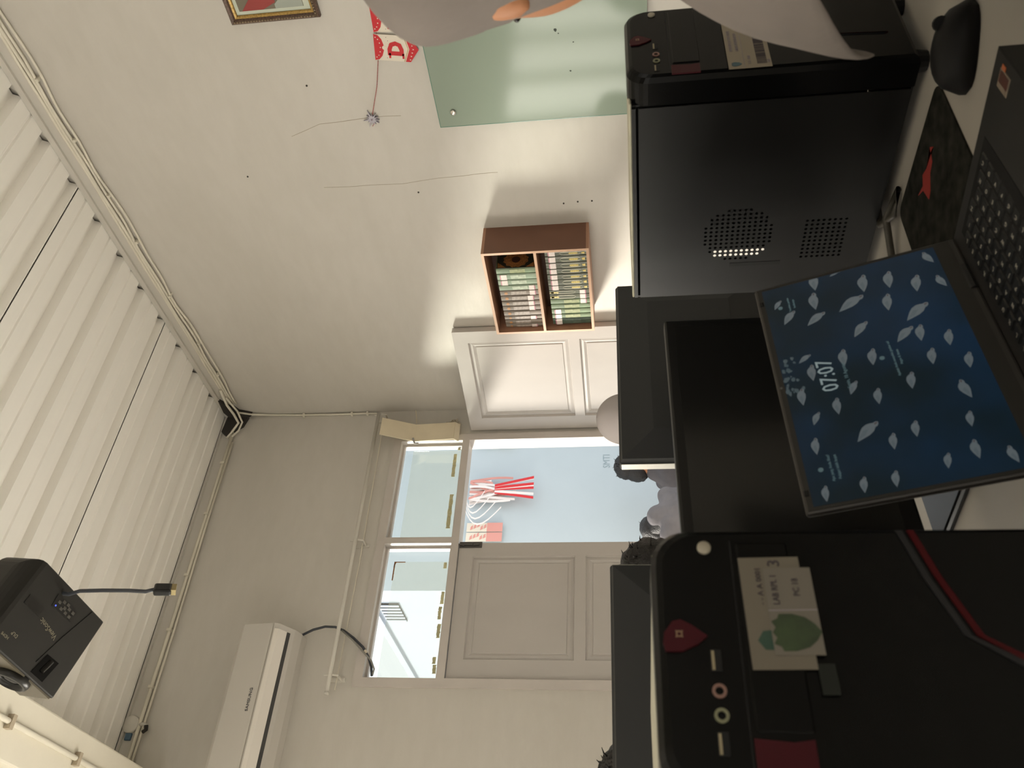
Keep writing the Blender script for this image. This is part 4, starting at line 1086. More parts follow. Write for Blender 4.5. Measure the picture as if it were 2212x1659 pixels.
tB, W, H = tower('tower computer with a barcode sticker beside the person in white headscarf', Matrix.Translation((1.108, 0.691, ZD)), 0.0)
MBc = frame((0.0645, -0.0022, 0.242), (1, 0, 0), (0, 0, 1))
q = MB(); flat(q, [(-0.0635, -0.0295), (0.061, -0.0295), (0.061, 0.0295), (-0.0635, 0.0295)], 0, 0.0006, MBc)
pl_ = q.build('barcode_sticker', mat('label_bar', (0.26, 0.22, 0.165), 0.7), tB)
q = MB(); rnd = random.Random(12); x = -0.055
while x < 0.045:
    w_ = rnd.choice((0.0008, 0.0012, 0.002)); flat(q, [(x, -0.0235), (x + w_, -0.0235), (x + w_, -0.010), (x, -0.010)], 0.0006, 0.0009, MBc); x += w_ + rnd.choice((0.0008, 0.0014))
tag(q.build('barcode', M_INK, pl_), kind='stuff')
q = MB()
text_mb(q, 'PEMERINTAH PROVINSI', 0.0062, MBc @ Matrix.Translation((0.008, 0.0225, 0.0009)), squeeze=0.85)
text_mb(q, 'DINAS PENDIDIKAN', 0.0062, MBc @ Matrix.Translation((0.004, 0.0140, 0.0009)), squeeze=0.85)
text_mb(q, '1.3.2 . 10.01', 0.0055, MBc @ Matrix.Translation((-0.044, 0.0, 0.0009)), squeeze=0.8); text_mb(q, '0078', 0.0055, MBc @ Matrix.Translation((-0.05, -0.0265, 0.0009)), squeeze=0.8)
flat(q, [(-0.0635, 0.0072), (0.061, 0.0072), (0.061, 0.0077), (-0.0635, 0.0077)], 0.0006, 0.0009, MBc)
q.build('lettering', M_GREY_INK, pl_)
q = MB(); flat(q, shield(-0.053, 0.018, 0.010, 0.014), 0.0006, 0.0010, MBc); q.build('crest', mat('crest_blue', (0.05, 0.10, 0.12), 0.6), pl_)

# ------------------------------------------------------------------ monitors
def monitor(label, M, W_, H_, top, mode, back_x=None):
    """local: x right, y away from the viewer of the screen, origin on desk under panel centre; screen faces -y"""
    m_ = thing('monitor', label, 'monitor', M=M)
    z1 = top; z0 = top - H_
    MB().rbox((-W_/2, 0.0, z0), (W_/2, 0.022, z1), 0.004, 2).build('bezel', M_BLACK if mode == 'front' else M_MONB, m_)
    MB().box((-W_/2 + 0.016, -0.0008, z0 + 0.024), (W_/2 - 0.016, 0.001, z1 - 0.016)).build('screen', M_SCREEN, m_)
    bk = MB(); hx_ = W_/2
    ring = lambda d, y: [(-hx_ + d, y, z0 + d), (hx_ - d, y, z0 + d), (hx_ - d, y, z1 - d), (-hx_ + d, y, z1 - d)]
    bk.loft([ring(0.002, 0.020), ring(0.006, 0.030), ring(0.07, 0.042)])
    bk.build('back_cover', M_MONB, m_)
    MB().rbox((-0.03, 0.035, 0.008), (0.03, 0.055, z0 + 0.14), 0.006, 2).build('stand_neck', M_BLACK, m_)
    MB().rbox((-0.125, -0.085, 0.0), (0.125, 0.115, 0.012), 0.005, 2).build('stand_base', M_BLACK_G, m_)
    if mode == 'front':
        for k in range(5):
            MB().box((W_/2 - 0.10 + 0.016 * k, -0.0012, z0 + 0.008), (W_/2 - 0.094 + 0.016 * k, 0.001, z0 + 0.013)).build('button', M_BLACK_M, m_)
    else:
        MB().box((-W_/2 - 0.0012, 0.002, z0 + 0.004), (-W_/2, 0.020, z1 - 0.004)).box((W_/2, 0.002, z0 + 0.004), (W_/2 + 0.0012, 0.020, z1 - 0.004)).build('silver_rim', M_SILVER, m_)
    return m_
yaw = math.atan2(0.051, 0.413)
monitor('switched-off monitor facing us behind the laptop', Matrix.Translation((0.727, 1.024, ZD)) @ Matrix.Rotation(yaw, 4, 'Z'), 0.50, 0.30, 1.106 - ZD, 'front')
# the two monitors of the next row stand with their backs to us
monitor('monitor with its back to us in front of the person in grey headscarf', Matrix.Translation((1.197, 1.462, ZD)) @ Matrix.Rotation(PI, 4, 'Z'), 0.494, 0.32, 1.189 - ZD, 'back')
monitor('monitor with its back to us behind the labelled tower computer', Matrix.Translation((0.480, 1.462, ZD)) @ Matrix.Rotation(PI, 4, 'Z'), 0.500, 0.32, 1.211 - ZD, 'back')

# ------------------------------------------------------------------ laptop
LR = Euler((-0.06296171, -0.02621105, 0.07872648)).to_matrix().to_4x4()
LM = Matrix.Translation((0.46208, 0.72009, 0.76702)) @ LR
lp = thing('laptop', 'open black laptop showing white birds on a dark blue lock screen', 'laptop', M=LM)
LW, LH, LD = 0.34506, 0.23738, 0.23888
inv = LM.inverted()
b = MB()
cs4 = [(0.0, -LD), (LW, -LD), (LW, 0.012), (0.0, 0.012)]
topv = [(x, y, 0.0) for x, y in cs4]
botv = []
for x, y in cs4:
    wp = LM @ Vector((x, y, 0)); wp.z = ZD + 0.0065
    botv.append(tuple(inv @ wp))
b.hexa(botv + topv)
b.build('base', M_BLACK, lp)
for (x, y) in ((0.03, -0.02), (LW - 0.03, -0.02), (0.03, -LD + 0.02), (LW - 0.03, -LD + 0.02)):
    wp = LM @ Vector((x, y, 0)); z_ = ZD + 0.0065
    f0 = inv @ Vector((wp.x, wp.y, ZD + 0.0002)); f1 = inv @ Vector((wp.x, wp.y, z_ + 0.001))
    MB().tube([f0, f1], 0.007, 10).build('rubber_foot', M_BLACK_M, lp)
MB().box((0.001, -LD + 0.001, -0.0008), (LW - 0.001, -0.001, 0.0006)).build('deck', mat('laptop_deck', (0.016, 0.015, 0.014), 0.45, 0.4), lp)
well = MB().box((0.018, -0.148, -0.0004), (LW - 0.018, -0.022, 0.0010)).build('key_well', M_BLACK_M, lp)
key_me = None
legend = MB()
for r_ in range(6):
    y = -0.028 - r_ * 0.0195
    n = 15
    for c_ in range(n):
        x = 0.026 + (LW - 0.052) * (c_ + 0.5) / n + (0.004 * (r_ % 3) - 0.004)
        if key_me is None:
            k0 = MB().hexa([(-0.0078, -0.0078, 0), (0.0078, -0.0078, 0), (0.0078, 0.0078, 0), (-0.0078, 0.0078, 0), (-0.0066, -0.0066, 0.0016), (0.0066, -0.0066, 0.0016), (0.0066, 0.0066, 0.0016), (-0.0066, 0.0066, 0.0016)]).build('key', M_BLACK, lp)
            key_me = k0.data; k0.location = (x, y, 0.001)
        else:
            k0 = bpy.data.objects.new('key', key_me); COL.objects.link(k0); k0.parent = lp; k0.location = (x, y, 0.001)
        text_mb(legend, random.choice('QWERTYUIOPASDFGHJKLZXCVBNM'), 0.0068, Matrix.Translation((x - 0.001, y + 0.001, 0.00285)))
tag(legend.build('key_legends', mat('legend', (0.34, 0.32, 0.27), 0.5), lp), kind='stuff')
MB().box((0.115, -0.222, -0.0002), (0.222, -0.156, 0.0009)).build('touchpad', mat('touchpad', (0.012, 0.012, 0.012), 0.3), lp)
s1 = MB().box((LW - 0.044, -0.226, 0.0005), (LW - 0.018, -0.206, 0.0012)).build('logo_sticker', mat('amd_frame', (0.20, 0.16, 0.12), 0.4), lp)
MB().box((LW - 0.042, -0.224, 0.0011), (LW - 0.020, -0.212, 0.0015)).build('sticker_panel', mat('sticker_brown', (0.07, 0.025, 0.018), 0.4), s1)
MB().box((LW - 0.030, -0.231, 0.0011), (LW - 0.021, -0.226, 0.0016)).build('orange_tab', mat('sticker_orange', (0.40, 0.11, 0.04), 0.4), s1)
LT = Matrix.Rotation(-0.21226, 4, 'X')     # lid tilt: up = cos*k + sin*b
lid = MB().rbox((0, 0.0, 0.0), (LW, 0.0075, LH), 0.003, 2).xform(LT).build('lid', mat('lid_grey', (0.030, 0.027, 0.024), 0.45, 0.4), lp)
sx0, sx1, sz0, sz1 = 0.0075, 0.3375, 0.026, 0.2285
MB().box((sx0 - 0.004, -0.0006, 0.008), (sx1 + 0.004, 0.0006, LH - 0.0035)).xform(LT).build('screen_bezel', mat('bezel_grey', (0.022, 0.021, 0.018), 0.5, 0.3), lid)
def screen_mat():
    M = emit('screen_glow', (0.006, 0.018, 0.032), 1.0)
    N = M.node_tree; b_ = N.nodes['Principled BSDF']
    tc = N.nodes.new('ShaderNodeTexCoord'); nz = N.nodes.new('ShaderNodeTexNoise'); nz.inputs['Scale'].default_value = 9; nz.inputs['Detail'].default_value = 3
    cr_ = N.nodes.new('ShaderNodeValToRGB')
    cr_.color_ramp.elements[0].position = 0.35; cr_.color_ramp.elements[0].color = (0.0025, 0.0075, 0.0105, 1)
    cr_.color_ramp.elements[1].position = 0.68; cr_.color_ramp.elements[1].color = (0.0035, 0.014, 0.030, 1)
    N.links.new(tc.outputs['Object'], nz.inputs['Vector']); N.links.new(nz.outputs['Fac'], cr_.inputs['Fac']); N.links.new(cr_.outputs['Color'], b_.inputs['Emission Color'])
    b_.inputs['Base Color'].default_value = (0.004, 0.005, 0.006, 1); b_.inputs['Specular IOR Level'].default_value = 0.2; b_.inputs['Roughness'].default_value = 0.35
    return M
MB().box((sx0, -0.0010, sz0), (sx1, 0.0003, sz1)).xform(LT).build('screen', screen_mat(), lid)
birds = [(0.312,0.211,0.301,0.218),(0.341,0.165,0.318,0.167),(0.34,0.135,0.334,0.145),(0.317,0.112,0.294,0.115),(0.312,0.084,0.29,0.087),(0.294,0.057,0.273,0.061),(0.329,0.039,0.313,0.033),(0.285,0.036,0.269,0.031),(0.308,0.172,0.285,0.173),(0.286,0.123,0.271,0.146),(0.275,0.094,0.254,0.097),(0.248,0.061,0.231,0.081),(0.288,0.2,0.272,0.211),(0.274,0.168,0.261,0.185),(0.241,0.127,0.225,0.14),(0.217,0.084,0.202,0.099),(0.215,0.074,0.196,0.077),(0.198,0.049,0.18,0.052),(0.212,0.195,0.204,0.206),(0.205,0.159,0.185,0.161),(0.196,0.129,0.177,0.132),(0.177,0.072,0.159,0.075),(0.16,0.04,0.143,0.043),(0.15,0.1,0.132,0.103),(0.124,0.058,0.104,0.054),(0.193,0.196,0.174,0.197),(0.156,0.156,0.142,0.163),(0.138,0.137,0.121,0.139),(0.161,0.213,0.142,0.214),(0.137,0.18,0.119,0.181),(0.124,0.202,0.111,0.208),(0.095,0.151,0.078,0.169),(0.085,0.113,0.069,0.115),(0.075,0.137,0.059,0.139),(0.083,0.062,0.068,0.064),(0.089,0.212,0.072,0.213),(0.047,0.069,0.029,0.069),(0.038,0.095,0.024,0.098),(0.032,0.042,0.016,0.039),(0.027,0.214,0.012,0.215),(0.029,0.176,0.014,0.178),(0.029,0.146,0.014,0.148)]
M_BIRD = emit('bird_white', (0.070, 0.085, 0.092), 1.0)
M_BIRD_S = emit('bird_grey', (0.055, 0.072, 0.08), 1.0)
M_BEAK = emit('bird_red', (0.045, 0.032, 0.033), 1.0)
XF = LT @ Matrix.Translation((0, -0.0012, 0)) @ Matrix.Rotation(PI / 2, 4, 'X')
bb, bs_, bk = MB(), MB(), MB()
for (x0, z0, x1, z1) in birds:
    d = Vector((x1 - x0, z1 - z0)); L_ = d.length; d /= L_; nrm = Vector((-d.y, d.x)); w_ = L_ * 0.25
    def at(s, o_): p = Vector((x0, z0)) + d * (s * L_) + nrm * (o_ * w_); return (min(max(p.x, sx0 + 0.001), sx1 - 0.001), min(max(p.y, sz0 + 0.001), sz1 - 0.001))
    flat(bb, [at(0.10, 0.72), at(0.0, 0.85), at(-0.12, 0.72), at(-0.20, 0.35), at(-0.14, 0.02), at(-0.02, -0.12), at(0.06, -0.5), at(0.2, -0.88), at(0.42, -1.0), at(0.66, -0.75), at(0.9, -0.34), at(1.12, 0.08), at(0.86, 0.5), at(0.56, 0.92), at(0.3, 1.0)], 0, 0.0002, XF)
    flat(bs_, [at(0.35, 0.1), at(0.5, -0.5), at(0.85, -0.2), at(0.98, 0.02), at(0.7, 0.35)], 0.0002, 0.0003, XF)
    flat(bk, [at(-0.10, 0.5), at(-0.16, 0.3), at(-0.04, 0.1), at(0.02, 0.35)], 0.0002, 0.0004, XF)
tag(bb.build('bird_shapes', M_BIRD, lid), kind='stuff'); tag(bs_.build('bird_shading', M_BIRD_S, lid), kind='stuff'); tag(bk.build('bird_heads', M_BEAK, lid), kind='stuff')
q = MB(); text_mb(q, '07:07', 0.0252, XF @ Matrix.Translation((0.175, 0.1805, 0.0005)), squeeze=0.86); q.build('clock_digits', emit('clock_white', (0.17, 0.215, 0.215), 1.0), lid)
M_TXT = emit('text_dim', (0.05, 0.085, 0.09), 1.0)
def para(cx, cy, lines, size, sq=0.9):
    for i, s_ in enumerate(lines):
        q_ = MB(); text_mb(q_, s_, size, XF @ Matrix.Translation((cx, cy - i * size * 1.45, 0.0005)), squeeze=sq); q_.build('text_line', M_TXT, lid)
para(0.169, 0.162, ['Senin, 10 Agustus'], 0.0060); para(0.178, 0.110, ['Apakah Anda menyukai gambar ini?', 'Angsa di danau'], 0.0042)
para(0.050, 0.203, ['Apa yang Anda lihat?', 'Pelajari lebih lanjut'], 0.0046); para(0.302, 0.201, ['Temukan gambar', 'berikutnya'], 0.0040)
for (x, z) in ((0.182, 0.121), (0.05, 0.213), (0.3, 0.2115)):
    q = MB(); flat(q, [(x + 0.0028 * math.cos(k * PI / 5), z + 0.0028 * math.sin(k * PI / 5)) for k in range(10)], 0, 0.0003, XF); q.build('info_dot', M_TXT, lid)
q = MB(); rnd = random.Random(33)
for k in range(26):
    x, z = rnd.gauss(0.184, 0.016), rnd.gauss(0.2195, 0.005)
    z = min(z, 0.226); s_ = rnd.uniform(0.0015, 0.004)
    flat(q, [(x + s_ * rnd.uniform(0.5, 1.3) * math.cos(j * PI / 4), z + s_ * rnd.uniform(0.4, 1) * math.sin(j * PI / 4)) for j in range(8)], -0.0001, 0.0001, XF)
tag(q.build('splash', emit('splash', (0.03, 0.048, 0.055), 1.0), lid), kind='stuff')
MB().lathe([(0.0016, 0), (0.0016, 0.0008)], (LW / 2, -0.001, LH - 0.005), (0, 1, 0), 10).xform(LT).build('webcam', mat('webcam', (0.10, 0.10, 0.10), 0.2), lid)
for x in (0.025, LW - 0.03):
    MB().rbox((x - 0.004, -0.0016, LH - 0.0075), (x + 0.004, 0.0, LH - 0.0025), 0.001, 1).xform(LT).build('bumper', M_BLACK_M, lid)
for x in (0.05, LW - 0.09):
    MB().tube([(x, 0.004, 0.004), (x + 0.04, 0.004, 0.004)], 0.006, 10).build('hinge', M_BLACK, lp)

# ------------------------------------------------------------------ small things on the desk
mp = thing('mouse_pad', 'black patterned mouse pad with a red emblem on the white desk', 'mouse pad', (0.958, 0.815, ZD))
def rr(x0, y0, x1, y1, r):
    o = []
    for (cx, cy, a0) in ((x1 - r, y1 - r, 0), (x0 + r, y1 - r, PI/2), (x0 + r, y0 + r, PI), (x1 - r, y0 + r, 1.5*PI)):
        o += [(cx + r * math.cos(a0 + k * PI / 10), cy + r * math.sin(a0 + k * PI / 10)) for k in range(6)]
    return o
MB().prism(rr(-0.118, -0.112, 0.108, 0.115, 0.018), 2, 0, 0.003).build('pad', mat('pad_camo', (0.017, 0.0165, 0.013), 0.9, 0.1, var=0.7, scale=45), mp)
MB().prism([(0.055, -0.045), (0.066, -0.036), (0.045, -0.028), (0.040, -0.012), (0.022, 0.004), (0.018, 0.016), (0.045, 0.022), (0.056, 0.040), (0.050, 0.018), (0.062, 0.008), (0.056, -0.008), (0.060, -0.028)], 2, 0.003, 0.0036).build('red_emblem', mat('emblem_red', (0.24, 0.018, 0.012), 0.8), mp)
ms = thing('computer_mouse', 'black computer mouse beside the mouse pad', 'mouse', (1.005, 0.62, ZD), (0, 0, math.atan2(-0.839, 0.545)))
rings = []
for i in range(13):
    s_ = i / 12; x = -0.055 + 0.11 * s_
    e_ = max(0.02, 1 - abs(2 * s_ - 1) ** 4) ** 0.5
    hw, ht = 0.031 * e_ * (0.92 + 0.08 * math.sin(PI * s_)), 0.043 * e_ ** 0.8 * (0.75 + 0.25 * math.sin(PI * min(1, s_ * 1.1)))
    rings.append([(x, hw * math.cos(a) * (1.0 if math.sin(a) > 0 else 0.95), 0.001 + max(0.0, math.sin(a)) ** 0.75 * ht if math.sin(a) > 0 else 0.001) for a in [2 * PI * k / 16 for k in range(16)]])
MB().loft(rings).build('body', M_BLACK_M, ms, True)
MB().lathe([(0.009, -0.003), (0.009, 0.003)], (0.03, 0, 0.036), (0, 1, 0), 14).build('wheel', M_BLACK_M, ms)
kb = MB().tube([(1.165, 0.985, ZD + 0.006), (1.10, 0.985, ZD + 0.012), (1.075, 0.96, ZD + 0.02), (1.06, 0.93, ZD + 0.012), (1.085, 0.90, ZD + 0.006), (1.07, 0.945, ZD + 0.018), (1.02, 1.0, ZD + 0.006), (0.93, 1.10, ZD + 0.006)], 0.0055, 8).build('coiled_lead', mat('lead_olive', (0.045, 0.04, 0.03), 0.5), None, True)
tag(kb, 'dark coiled lead on the desk beside the tower computer side', 'cable')

# ------------------------------------------------------------------ people
def ellip(bm, c, r, R=None, seg=20, rings=14):
    M = Matrix.Translation(c) @ (R.to_4x4() if R else I4) @ Matrix.Diagonal((*r, 1))
    bmesh.ops.create_uvsphere(bm, u_segments=seg, v_segments=rings, radius=1, matrix=M)
def limb(bm, pts, rad, n=12):
    t_ = MB().tube(pts, rad, n)
    vs = [bm.verts.new(v) for v in t_.v]
    for f_ in t_.f:
        try: bm.faces.new([vs[i] for i in f_])
        except ValueError: pass
    for p, r in zip(pts, rad):
        ellip(bm, Vector(p), (r, r, r), None, 10, 8)
def remesh(bm, vox, smooth=4):
    me = bpy.data.meshes.new('tmp'); bm.to_mesh(me); bm.free()
    ob = bpy.data.objects.new('tmp', me); COL.objects.link(ob)
    md = ob.modifiers.new('r', 'REMESH'); md.mode = 'VOXEL'; md.voxel_size = vox; md.use_smooth_shade = True
    sm_ = ob.modifiers.new('s', 'SMOOTH'); sm_.factor = 0.5; sm_.iterations = smooth
    dg = bpy.context.evaluated_depsgraph_get()
    out = bpy.data.meshes.new_from_object(ob.evaluated_get(dg))
    bpy.data.objects.remove(ob); bpy.data.meshes.remove(me)
    return out
def head_bm(bm, hc, R, s=1.0):
    """skull, face, nose, ears, chin; R turns local (x right, y face forward, z up)"""
    P_ = lambda x, y, z: hc + R @ Vector((x * s, y * s, z * s))
    ellip(bm, P_(0, -0.012, 0.028), (0.074*s, 0.092*s, 0.086*s), R)
    ellip(bm, P_(0, 0.018, -0.03), (0.058*s, 0.070*s, 0.082*s), R)
    ellip(bm, P_(0, 0.062, -0.085), (0.026*s, 0.022*s, 0.02*s), R, 12, 8)          # chin
    ellip(bm, P_(0, 0.093, -0.022), (0.012*s, 0.018*s, 0.026*s), R, 10, 8)          # nose
    ellip(bm, P_(0, 0.106, -0.036), (0.013*s, 0.011*s, 0.010*s), R, 10, 8)
    ellip(bm, P_(0, 0.082, -0.060), (0.022*s, 0.011*s, 0.010*s), R, 10, 8)          # lips
    for sx in (-1, 1):
        ellip(bm, P_(0.076 * sx, -0.008, -0.01), (0.010*s, 0.020*s, 0.032*s), R, 10, 8)
        ellip(bm, P_(0.030 * sx, 0.073, 0.012), (0.020*s, 0.010*s, 0.007*s), R, 10, 8)  # brow
def hand_bm(bm, wrist, fwd, up, side, s=1.0):
    fwd = Vector(fwd).normalized(); up = Vector(up); up = (up - fwd * up.dot(fwd)).normalized(); rt = fwd.cross(up)
    c_ = Vector(wrist) + fwd * 0.045 * s
    R = Matrix((rt, fwd, up)).transposed()
    ellip(bm, c_, (0.040*s, 0.050*s, 0.015*s), R, 12, 8)
    for k, (o_, L_) in enumerate(((-0.028, 0.062), (-0.010, 0.074), (0.009, 0.070), (0.027, 0.056))):
        b0 = Vector(wrist) + fwd * 0.08 * s + rt * o_ * s
        b1 = b0 + fwd * L_ * 0.5 * s - up * 0.006 * s; b2 = b1 + fwd * L_ * 0.3 * s - up * 0.014 * s; b3 = b2 + fwd * L_ * 0.2 * s - up * 0.014 * s
        limb(bm, [b0 - fwd * 0.02 * s, b1, b2, b3], [0.0095*s, 0.0088*s, 0.008*s, 0.0065*s], 8)
    t0 = Vector(wrist) + fwd * 0.03 * s + rt * 0.034 * side * s
    limb(bm, [t0, t0 + (fwd * 0.6 + rt * 0.7 * side) * 0.035 * s - up * 0.004, t0 + (fwd * 0.9 + rt * 0.5 * side) * 0.06 * s - up * 0.012], [0.0115*s, 0.010*s, 0.008*s], 8)
def person(label, joints, hc, hR, mats_, cls, vox=0.010, hands=True, loc=(0, 0, 0)):
    """joints in world coordinates; cls(co) -> material slot"""
    J = {k: Vector(v) for k, v in joints.items()}
    bm = bmesh.new()
    limb(bm, [J['pelvis'], J['waist'], J['chest'], J['collar']], [0.135, 0.118, 0.135, 0.085], 16)
    for sd in 'LR':
        ellip(bm, J['pelvis'].lerp(J['hip' + sd], 0.8), (0.105, 0.11, 0.10))
        limb(bm, [J['hip' + sd], J['knee' + sd]], [0.088, 0.060]); limb(bm, [J['knee' + sd], J['knee' + sd].lerp(J['ank' + sd], 0.35), J['ank' + sd]], [0.060, 0.056, 0.040])
        ft_ = J['ank' + sd] + Vector((J['toe' + sd] - J['ank' + sd]) * 0.5); limb(bm, [J['ank' + sd] - Vector((0, 0, 0.02)), ft_ - Vector((0, 0, 0.0)), J['toe' + sd]], [0.042, 0.040, 0.030])
        limb(bm, [J['chest'].lerp(J['sho' + sd], 0.45), J['sho' + sd]], [0.105, 0.066]); limb(bm, [J['sho' + sd], J['elb' + sd]], [0.058, 0.047]); limb(bm, [J['elb' + sd], J['wri' + sd]], [0.047, 0.034])
        if hands:
            fw = J['wri' + sd] - J['elb' + sd]
            hand_bm(bm, J['wri' + sd], J.get('hand' + sd, fw), (0, 0, 1), 1 if sd == 'L' else -1)
    limb(bm, [J['collar'], J['collar'].lerp(hc, 0.5), hc + hR @ Vector((0, -0.02, -0.06))], [0.07, 0.055, 0.055])
    head_bm(bm, hc, hR)
    me = remesh(bm, vox)
    for mm in mats_: me.materials.append(mm)
    base = Vector((J['pelvis'].x, J['pelvis'].y, 0))
    for pgn in me.polygons:
        pgn.material_index = cls(Vector(pgn.center)); pgn.use_smooth = True
    for v in me.vertices: v.co -= base
    t_ = thing('person', label, 'person', base)
    o = bpy.data.objects.new('body', me); COL.objects.link(o); o.parent = t_
    ey = MB()
    for sx in (-1, 1):
        bm2 = bmesh.new(); ellip(bm2, hc - base + hR @ Vector((0.030 * sx, 0.069, -0.003)), (0.011, 0.006, 0.0055), hR, 10, 8)
        q_ = MB().bm(bm2); q_.build('eye', M_EYE, t_, True); bm2.free()
    return t_, base
def hair_cap(t_, base, hc, R, s=1.0, longer=0.0, spikes=0, seed=0, name='hair', m_=None, closed=False):
    bm = bmesh.new()
    P_ = lambda x, y, z: hc - base + R @ Vector((x * s, y * s, z * s))
    ellip(bm, P_(0, -0.022, 0.038), (0.083*s, 0.098*s, 0.088*s), R, 28, 20)
    if longer: ellip(bm, P_(0, -0.06, -0.03 - longer * 0.3), (0.078*s, 0.06*s, (0.07 + longer)*s), R, 24, 16)
    rnd_ = random.Random(seed)
    iR = R.transposed()
    for v in list(bm.verts):
        l_ = iR @ (v.co - (hc - base))
        v.co += (v.co - P_(0, -0.02, 0.03)).normalized() * rnd_.uniform(-0.004, 0.006)
    dead = [f_ for f_ in bm.faces if (lambda l_: l_.y > 0.045 * s and l_.z < 0.052 * s)(iR @ (f_.calc_center_median() - (hc - base)))]
    if not closed: bmesh.ops.delete(bm, geom=dead, context='FACES')
    q_ = MB().bm(bm); bm.free()
    for k in range(spikes):
        a = rnd_.uniform(0, 6.28); e_ = rnd_.uniform(0.5, 1.35)
        d_ = Vector((math.cos(a) * math.cos(e_), math.sin(a) * math.cos(e_), math.sin(e_)))
        p0 = P_(d_.x * 0.078, -0.02 + d_.y * 0.09, 0.038 + d_.z * 0.082); dd = (R @ (d_ + Vector((rnd_.uniform(-0.6, 0.6), rnd_.uniform(-0.6, 0.6), 0.1)))).normalized()
        L_ = rnd_.uniform(0.015, 0.035)
        q_.tube([p0, p0 + dd * L_ * 0.6, p0 + dd * L_ + Vector((0.004, 0, -0.004))], [0.0035, 0.002, 0.0006], 4)
    return q_.build(name, m_ or M_HAIR, t_, True)
def facing(a, pitch=0.0, roll=0.0):
    """a = world heading (radians, 0 = +y, positive towards -x)"""
    return (Matrix.Rotation(a, 3, 'Z') @ Matrix.Rotation(pitch, 3, 'X') @ Matrix.Rotation(roll, 3, 'Y'))
def seated(px, py, head_top, heading, lean=0.0, seat=0.45, arms='desk'):
    """joint set of someone sitting at (px,py), facing heading"""
    Rz = Matrix.Rotation(heading, 3, 'Z')
    hz = head_top - 0.115
    sc_ = (hz - 0.10 - seat) / 0.62
    W_ = lambda x, y, z: tuple(Vector((px, py, 0)) + Rz @ Vector((x, y, z)))
    sh = seat + 0.05 + 0.43 * sc_
    j = dict(pelvis=W_(0, 0, seat + 0.095), waist=W_(0, 0.02 + lean * 0.3, seat + 0.05 + 0.18 * sc_), chest=W_(0, 0.02 + lean * 0.7, seat + 0.05 + 0.34 * sc_), collar=W_(0, 0.01 + lean, sh + 0.05))
    for sx, sd in ((-1, 'L'), (1, 'R')):
        j['hip' + sd] = W_(0.09 * sx, 0.04, seat + 0.085); j['knee' + sd] = W_(0.11 * sx, 0.42, seat + 0.06); j['ank' + sd] = W_(0.11 * sx, 0.40, 0.075); j['toe' + sd] = W_(0.12 * sx, 0.53, 0.034)
        j['sho' + sd] = W_(0.165 * sx, 0.0 + lean * 0.9, sh - 0.01)
        if arms == 'desk':
            j['elb' + sd] = W_(0.21 * sx, 0.12 + lean, sh - 0.24); j['wri' + sd] = W_(0.12 * sx, 0.33 + lean, max(0.80, sh - 0.27))
        else:
            j['elb' + sd] = W_(0.21 * sx, 0.06 + lean * 0.6, sh - 0.25); j['wri' + sd] = W_(0.13 * sx, 0.26 + lean * 0.3, seat + 0.18)
    return j, Vector(W_(0, 0.03 + lean * 1.25, hz))
def stool(x, y, label):
    s_ = thing('plastic_stool', label, 'stool', (x, y, 0))
    MB().rbox((-0.15, -0.15, 0.385), (0.15, 0.15, 0.41), 0.01, 2).build('seat', M_STOOL, s_)
    for sx in (-1, 1):
        for sy in (-1, 1):
            MB().hexa([(sx*0.15-0.02, sy*0.15-0.02, 0), (sx*0.15+0.02, sy*0.15-0.02, 0), (sx*0.15+0.02, sy*0.15+0.02, 0), (sx*0.15-0.02, sy*0.15+0.02, 0), (sx*0.12-0.02, sy*0.12-0.02, 0.385), (sx*0.12+0.02, sy*0.12-0.02, 0.385), (sx*0.12+0.02, sy*0.12+0.02, 0.385), (sx*0.12-0.02, sy*0.12+0.02, 0.385)]).build('leg', M_STOOL, s_)

def simple_cls(J, hc, hR):
    hip = J['pelvis'][2]
    iR = hR.transposed()
    el = {k: Vector(J[k]) for k in J}
    def c_(p):
        l_ = iR @ (p - hc)
        if l_.length < 0.16 and l_.z > -0.125: return 0
        for sd in 'LR':
            if (p - el['wri' + sd]).length < 0.20 and (p - el['elb' + sd]).length > 0.16: return 0
            if p.z < 0.09: return 3
        if p.z < hip - 0.0 and min((p - el['pelvis'].lerp(el['knee' + s_], t_)).length for s_ in 'LR' for t_ in (0, 0.25, 0.5, 0.75, 1)) < 0.20: return 2
        if p.z < 0.42: return 2
        return 1
    return c_

